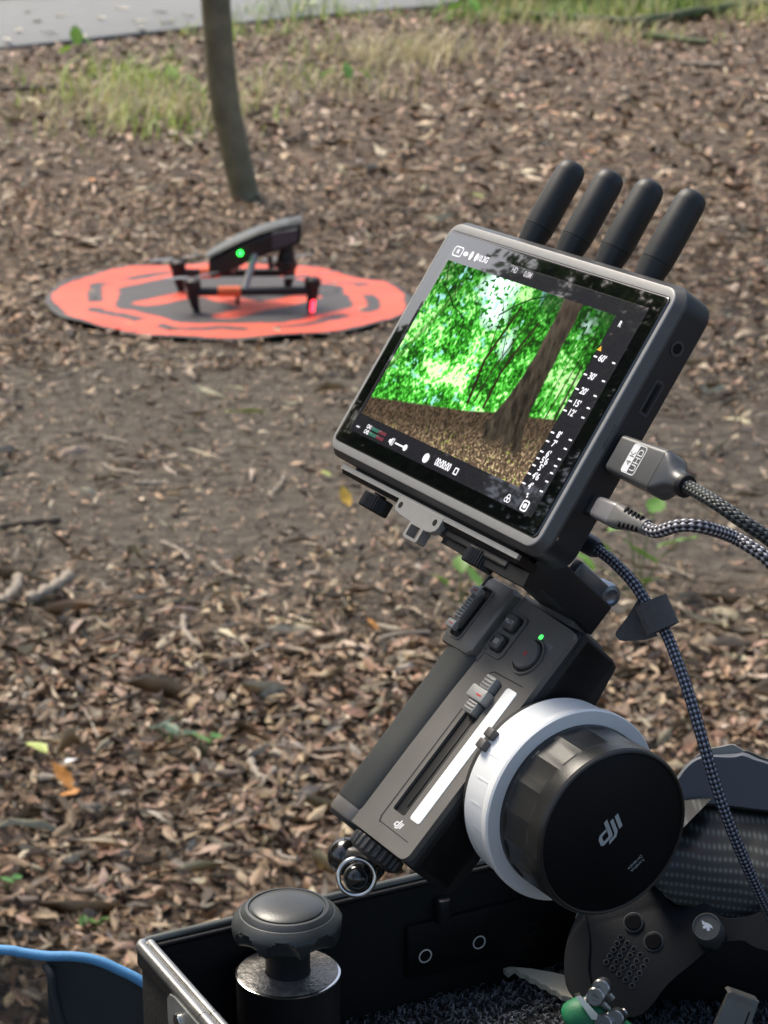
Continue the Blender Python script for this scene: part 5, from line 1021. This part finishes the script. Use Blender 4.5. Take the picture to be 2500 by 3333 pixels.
# ================================================================== LANDING PAD
def make_pad_mesh():
    K, J = 60, 180; rs = .545*np.linspace(0, 1, K+1)**.8; tt = np.linspace(0, 2*np.pi, J, endpoint=False); Rg, Tg = np.meshgrid(rs, tt, indexing='ij'); X, Y = Rg*np.cos(Tg), Rg*np.sin(Tg)
    orange, dark, bord = np.array((.78, .092, .042)), np.array((.04, .035, .038)), np.array((.03, .03, .03)); C = np.ones(X.shape+(3,))*orange
    X0, Y0 = X, Y; X = X0+.05*(fbm(X0*5+3, Y0*5+8, 321, 3)-.5); Y = Y0+.11*(fbm(X0*5+9, Y0*5+2, 331, 3)-.5)
    octr = np.maximum.reduce([np.abs(X*math.cos(t)+Y*math.sin(t)) for t in np.radians([0, 45, 90, 135])+.1])
    th = np.arctan2(Y, X); seg = (octr > .385) & (octr < .43) & (np.abs(((th+.1)/(math.pi/4)+.5) % 1-.5) < .38); C[seg] = dark; C[octr < .345] = dark
    def bar(x0, y0, x1, y1, w):
        dx, dy = x1-x0, y1-y0; t = np.clip(((X-x0)*dx+(Y-y0)*dy)/(dx*dx+dy*dy), 0, 1); C[np.hypot(X-x0-t*dx, Y-y0-t*dy) < w] = orange
    def g2(x, y): p = gnd(100+x*.7836, 550+y*.7836); return p.x+.459, p.y-6.67
    s1, s2, s3, s4 = g2(475, 582), g2(660, 540), g2(800, 622), g2(1150, 548); c1, c2 = g2(700, 535), g2(930, 588)
    bar(*s1, *s2, .04); bar(*s3, *s4, .04); bar(*s2, *c1, .04); bar(*c1, *c2, .04); C[Rg > .505+.035*fbm(Tg*3, Tg*0+2, 341, 3)] = bord; C *= (.8+.4*fbm(X*9+5, Y*9+5, 301, 3))[..., None]; X, Y = X0, Y0
    Z = ground_h(X-.459, Y+6.67)+.012+.003*np.sin(Tg*5+1)*(Rg/.5)**3+.008*np.clip((Rg-.44)/.1, 0, 1)*np.clip(-np.cos(Tg+.5), 0, 1)+.012*(fbm(X*5+3, Y*5+3, 311, 3)-.5)+.0025*np.sin(Tg*11+2)*(Rg/.5)**6
    V = np.stack([X, Y, Z], -1).reshape(-1, 3); nb = len(V); V2 = V.copy(); V2[:, 2] -= .003; V = np.concatenate([V, V2]); Cc = C.reshape(-1, 3); Cc = np.concatenate([Cc, Cc*.3])
    i = np.arange(K*J).reshape(K, J); A_, B_ = i, np.roll(i, -1, 1); Q = np.stack([A_, A_+J, B_+J, B_], -1).reshape(-1, 4); Q2 = Q[:, ::-1]+nb
    e = np.arange(J)+K*J; e2 = np.roll(e, -1); Q3 = np.stack([e, e+nb, e2+nb, e2], -1); me = raw_mesh('landing_pad', V, np.concatenate([Q, Q2, Q3]), attr_mat('pad_nylon', rough=.6, var=.06, scale=20), Cc, smooth=True)
    return me
pad = link(bpy.data.objects.new('landing_pad', make_pad_mesh())); pad.location = (-.459, 6.67, 0); tag(pad, 'round orange and black drone landing pad lying on the litter', 'landing pad')

# ================================================================== DRONE
PZ = gz(-.41, 6.62)+.016
dr = empty('camera_drone', loc=(-.41, 6.62, PZ)); tag(dr, 'dark grey camera drone with raised body and twin booms standing on the orange pad', 'drone'); DO = Vector((-.41, 6.62, PZ))
dgr = mat('drone_grey', (.012, .0135, .015), .45, var=.15, scale=40); dtop = mat('drone_top', (.055, .065, .066), .4, var=.1, scale=40); dpan = mat('drone_panel', (.06, .063, .075), .45, var=.1); dlt = mat('drone_strut', (.30, .30, .30), .4, .3, var=.1); ork = mat('orange_sleeve', (.85, .16, .05), .6, var=.1)
D_ = lambda x, y, z: Vector((x, y, z+PZ-.016-.014))-DO
def dtube(name, pts, r, m, par=None, n=12): return tube(name, [D_(*p) for p in pts], r, m, par or dr, n)
ends = {'near': ((-.553, 6.478), (-.207, 6.498)), 'far': ((-.620, 6.757), (-.285, 6.77))}
for k, ((xa, ya), (xb, yb_)) in ends.items():
    bz = .085; b = dtube('boom', [(xa, ya, bz), (xb, yb_, bz)], .0125, dgr)
    t0, t1 = (.21, .40) if k == 'near' else (.2, .38)
    for j in range(4):
        s0 = t0+(t1-t0)*j/4; s1 = s0+(t1-t0)/4*.97; q0, q1 = (xa+(xb-xa)*s0, ya+(yb_-ya)*s0, bz), (xa+(xb-xa)*s1, ya+(yb_-ya)*s1, bz); dtube('orange_sleeve', [q0, q1], .0155, ork, b)
    for (x, y), lean in (((xa, ya), .012), ((xb, yb_), -.010)):
        dtube('landing_leg', [(x, y, bz+.005), (x+lean*.4, y, .05), (x+lean, y, .026)], [.018, .0135, .009], dgr)
        mo = dtube('motor', [(x, y, bz-.02), (x, y, bz+.012), (x, y, bz+.014), (x, y, bz+.034), (x, y, bz+.04)], [.016, .019, .024, .024, .012], dgr, n=18)
        for s, rot in ((1, .55), (-1, .35)):
            bm = BM(); a = rot+(0 if s > 0 else math.pi); c_ = Vector((math.cos(a), math.sin(a), .0)); pr = Vector((-c_.y, c_.x, 0)); L = []
            for q, w in ((.012, .006), (.03, .011), (.06, .010), (.085, .006)):
                p0 = D_(x, y, bz+.042)+c_*q+Vector((0, 0, .08*(q-.01) if s > 0 else 0)); L.append([tuple(p0+pr*w+Vector((0, 0, .001))), tuple(p0-pr*w+Vector((0, 0, .003))), tuple(p0-pr*w+Vector((0, 0, .0015))), tuple(p0+pr*w-Vector((0, 0, .0005)))])
            loft(bm, L); mk('propeller_blade', bm, mat('blade_grey', (.16, .17, .18), .4), dr)
dtube('boom_foot', [(-.423, 6.487, .085), (-.425, 6.487, .046)], .006, dgr)
# raised body: sections along its length (x), nose up to the right
def sec(x, zl, zh, yw, yc=6.62): return [tuple(D_(x, yc-yw+.0, zl)), tuple(D_(x, yc-yw, zl+(zh-zl)*.72)), tuple(D_(x, yc-yw*.72, zh)), tuple(D_(x, yc+yw*.72, zh)), tuple(D_(x, yc+yw, zl+(zh-zl)*.72)), tuple(D_(x, yc+yw, zl))]
bm = BM(); loft(bm, [sec(-.512, .122, .172, .056), sec(-.504, .110, .180, .062), sec(-.41, .148, .226, .064), sec(-.402, .156, .230, .064), sec(-.335, .180, .252, .064), sec(-.262, .204, .274, .06), sec(-.242, .214, .276, .056)]); mk('body', bm, dgr, dr, angle=25)
def topsec(x, z, yw, t=.008, yc=6.62): return [tuple(D_(x, yc-yw, z-t)), tuple(D_(x, yc-yw*.86, z)), tuple(D_(x, yc+yw*.86, z)), tuple(D_(x, yc+yw, z-t)), tuple(D_(x, yc, z-t*1.5))]
bm = BM(); loft(bm, [topsec(-.522, .168, .05), topsec(-.504, .180, .062), topsec(-.43, .219, .064), topsec(-.36, .249, .062), topsec(-.3, .265, .060), topsec(-.240, .275, .056)]); mk('top_shell', bm, dtop, dr, angle=25)
bm = BM(); L = [[tuple(D_(x, 6.566+.0, zl)), tuple(D_(x, 6.566, zh)), tuple(D_(x, 6.552, zh-.004)), tuple(D_(x, 6.552, zl+.004))] for x, zl, zh in ((-.325, .19, .246), (-.252, .216, .258))]; loft(bm, L); mk('side_panel', bm, dpan, dr)
bm = BM(); box(bm, *(q*1000 for q in (D_(-.5, 0, 0).x, D_(-.45, 0, 0).x)), *(q*1000 for q in (D_(0, 6.575, 0).y, D_(0, 6.665, 0).y)), *(q*1000 for q in (D_(0, 0, .116).z, D_(0, 0, .16).z)), 3, 4); mk('battery', bm, mat('battery_black', (.012, .013, .018), .45), dr)
dtube('strut', [(-.405, 6.487, .088), (-.368, 6.585, .2)], .011, dlt); dtube('strut', [(-.455, 6.763, .088), (-.40, 6.66, .19)], .011, dlt)
dtube('pivot', [(-.355, 6.55, .205), (-.355, 6.69, .205)], .014, dgr)
gi = dtube('gimbal', [(-.285, 6.62, .215), (-.285, 6.62, .185), (-.288, 6.62, .16), (-.29, 6.62, .13), (-.29, 6.62, .115)], [.022, .02, .026, .028, .018], dgr, n=18)
dtube('lens', [(-.29, 6.60, .14), (-.29, 6.572, .14)], .017, black, gi, 18); dtube('gimbal_arm', [(-.31, 6.62, .14), (-.335, 6.615, .13), (-.335, 6.61, .165)], .008, dgr, gi)
def led(name, px, py, y, r, m):
    p = at_depth(px, py, 1)-Vector((0, 0, CAMH)); p = p*(y/p.y)+Vector((0, 0, CAMH)); bm = BM(); bmesh.ops.create_uvsphere(bm, u_segments=14, v_segments=8, radius=r); bmesh.ops.transform(bm, matrix=Matrix.Translation(p-DO), verts=bm.verts); mk(name, bm, m, dr)
led('green_light', 782, 824, 6.553, .0075, mat('drone_green', (.02, .4, .05), .3, emis=(.02, 1, .06), estr=4, var=0))
for dy in (-12, 0, 12): led('red_light', 1018+dy*-.12, 996+dy, 6.482, .0062, mat('drone_red', (.5, .02, .03), .3, emis=(1, .02, .04), estr=4, var=0))

# a few leaves that have drifted on to the pad
for k, (px, py) in enumerate(((300, 965), (420, 1070), (900, 1085), (1180, 1010), (560, 1090), (1090, 930))):
    p = gnd(px, py, .02); z = gz(p.x, p.y)+.03; o = link(bpy.data.objects.new('fallen_leaf', lmeshes['tan', k % 2])); o.location = (p.x, p.y, z); o.scale = (.035,)*3; o.rotation_euler = (.1, .1, k*1.9); tag(o, 'tan leaf that has drifted on to the orange landing pad', 'leaf', 'leaves on the landing pad')
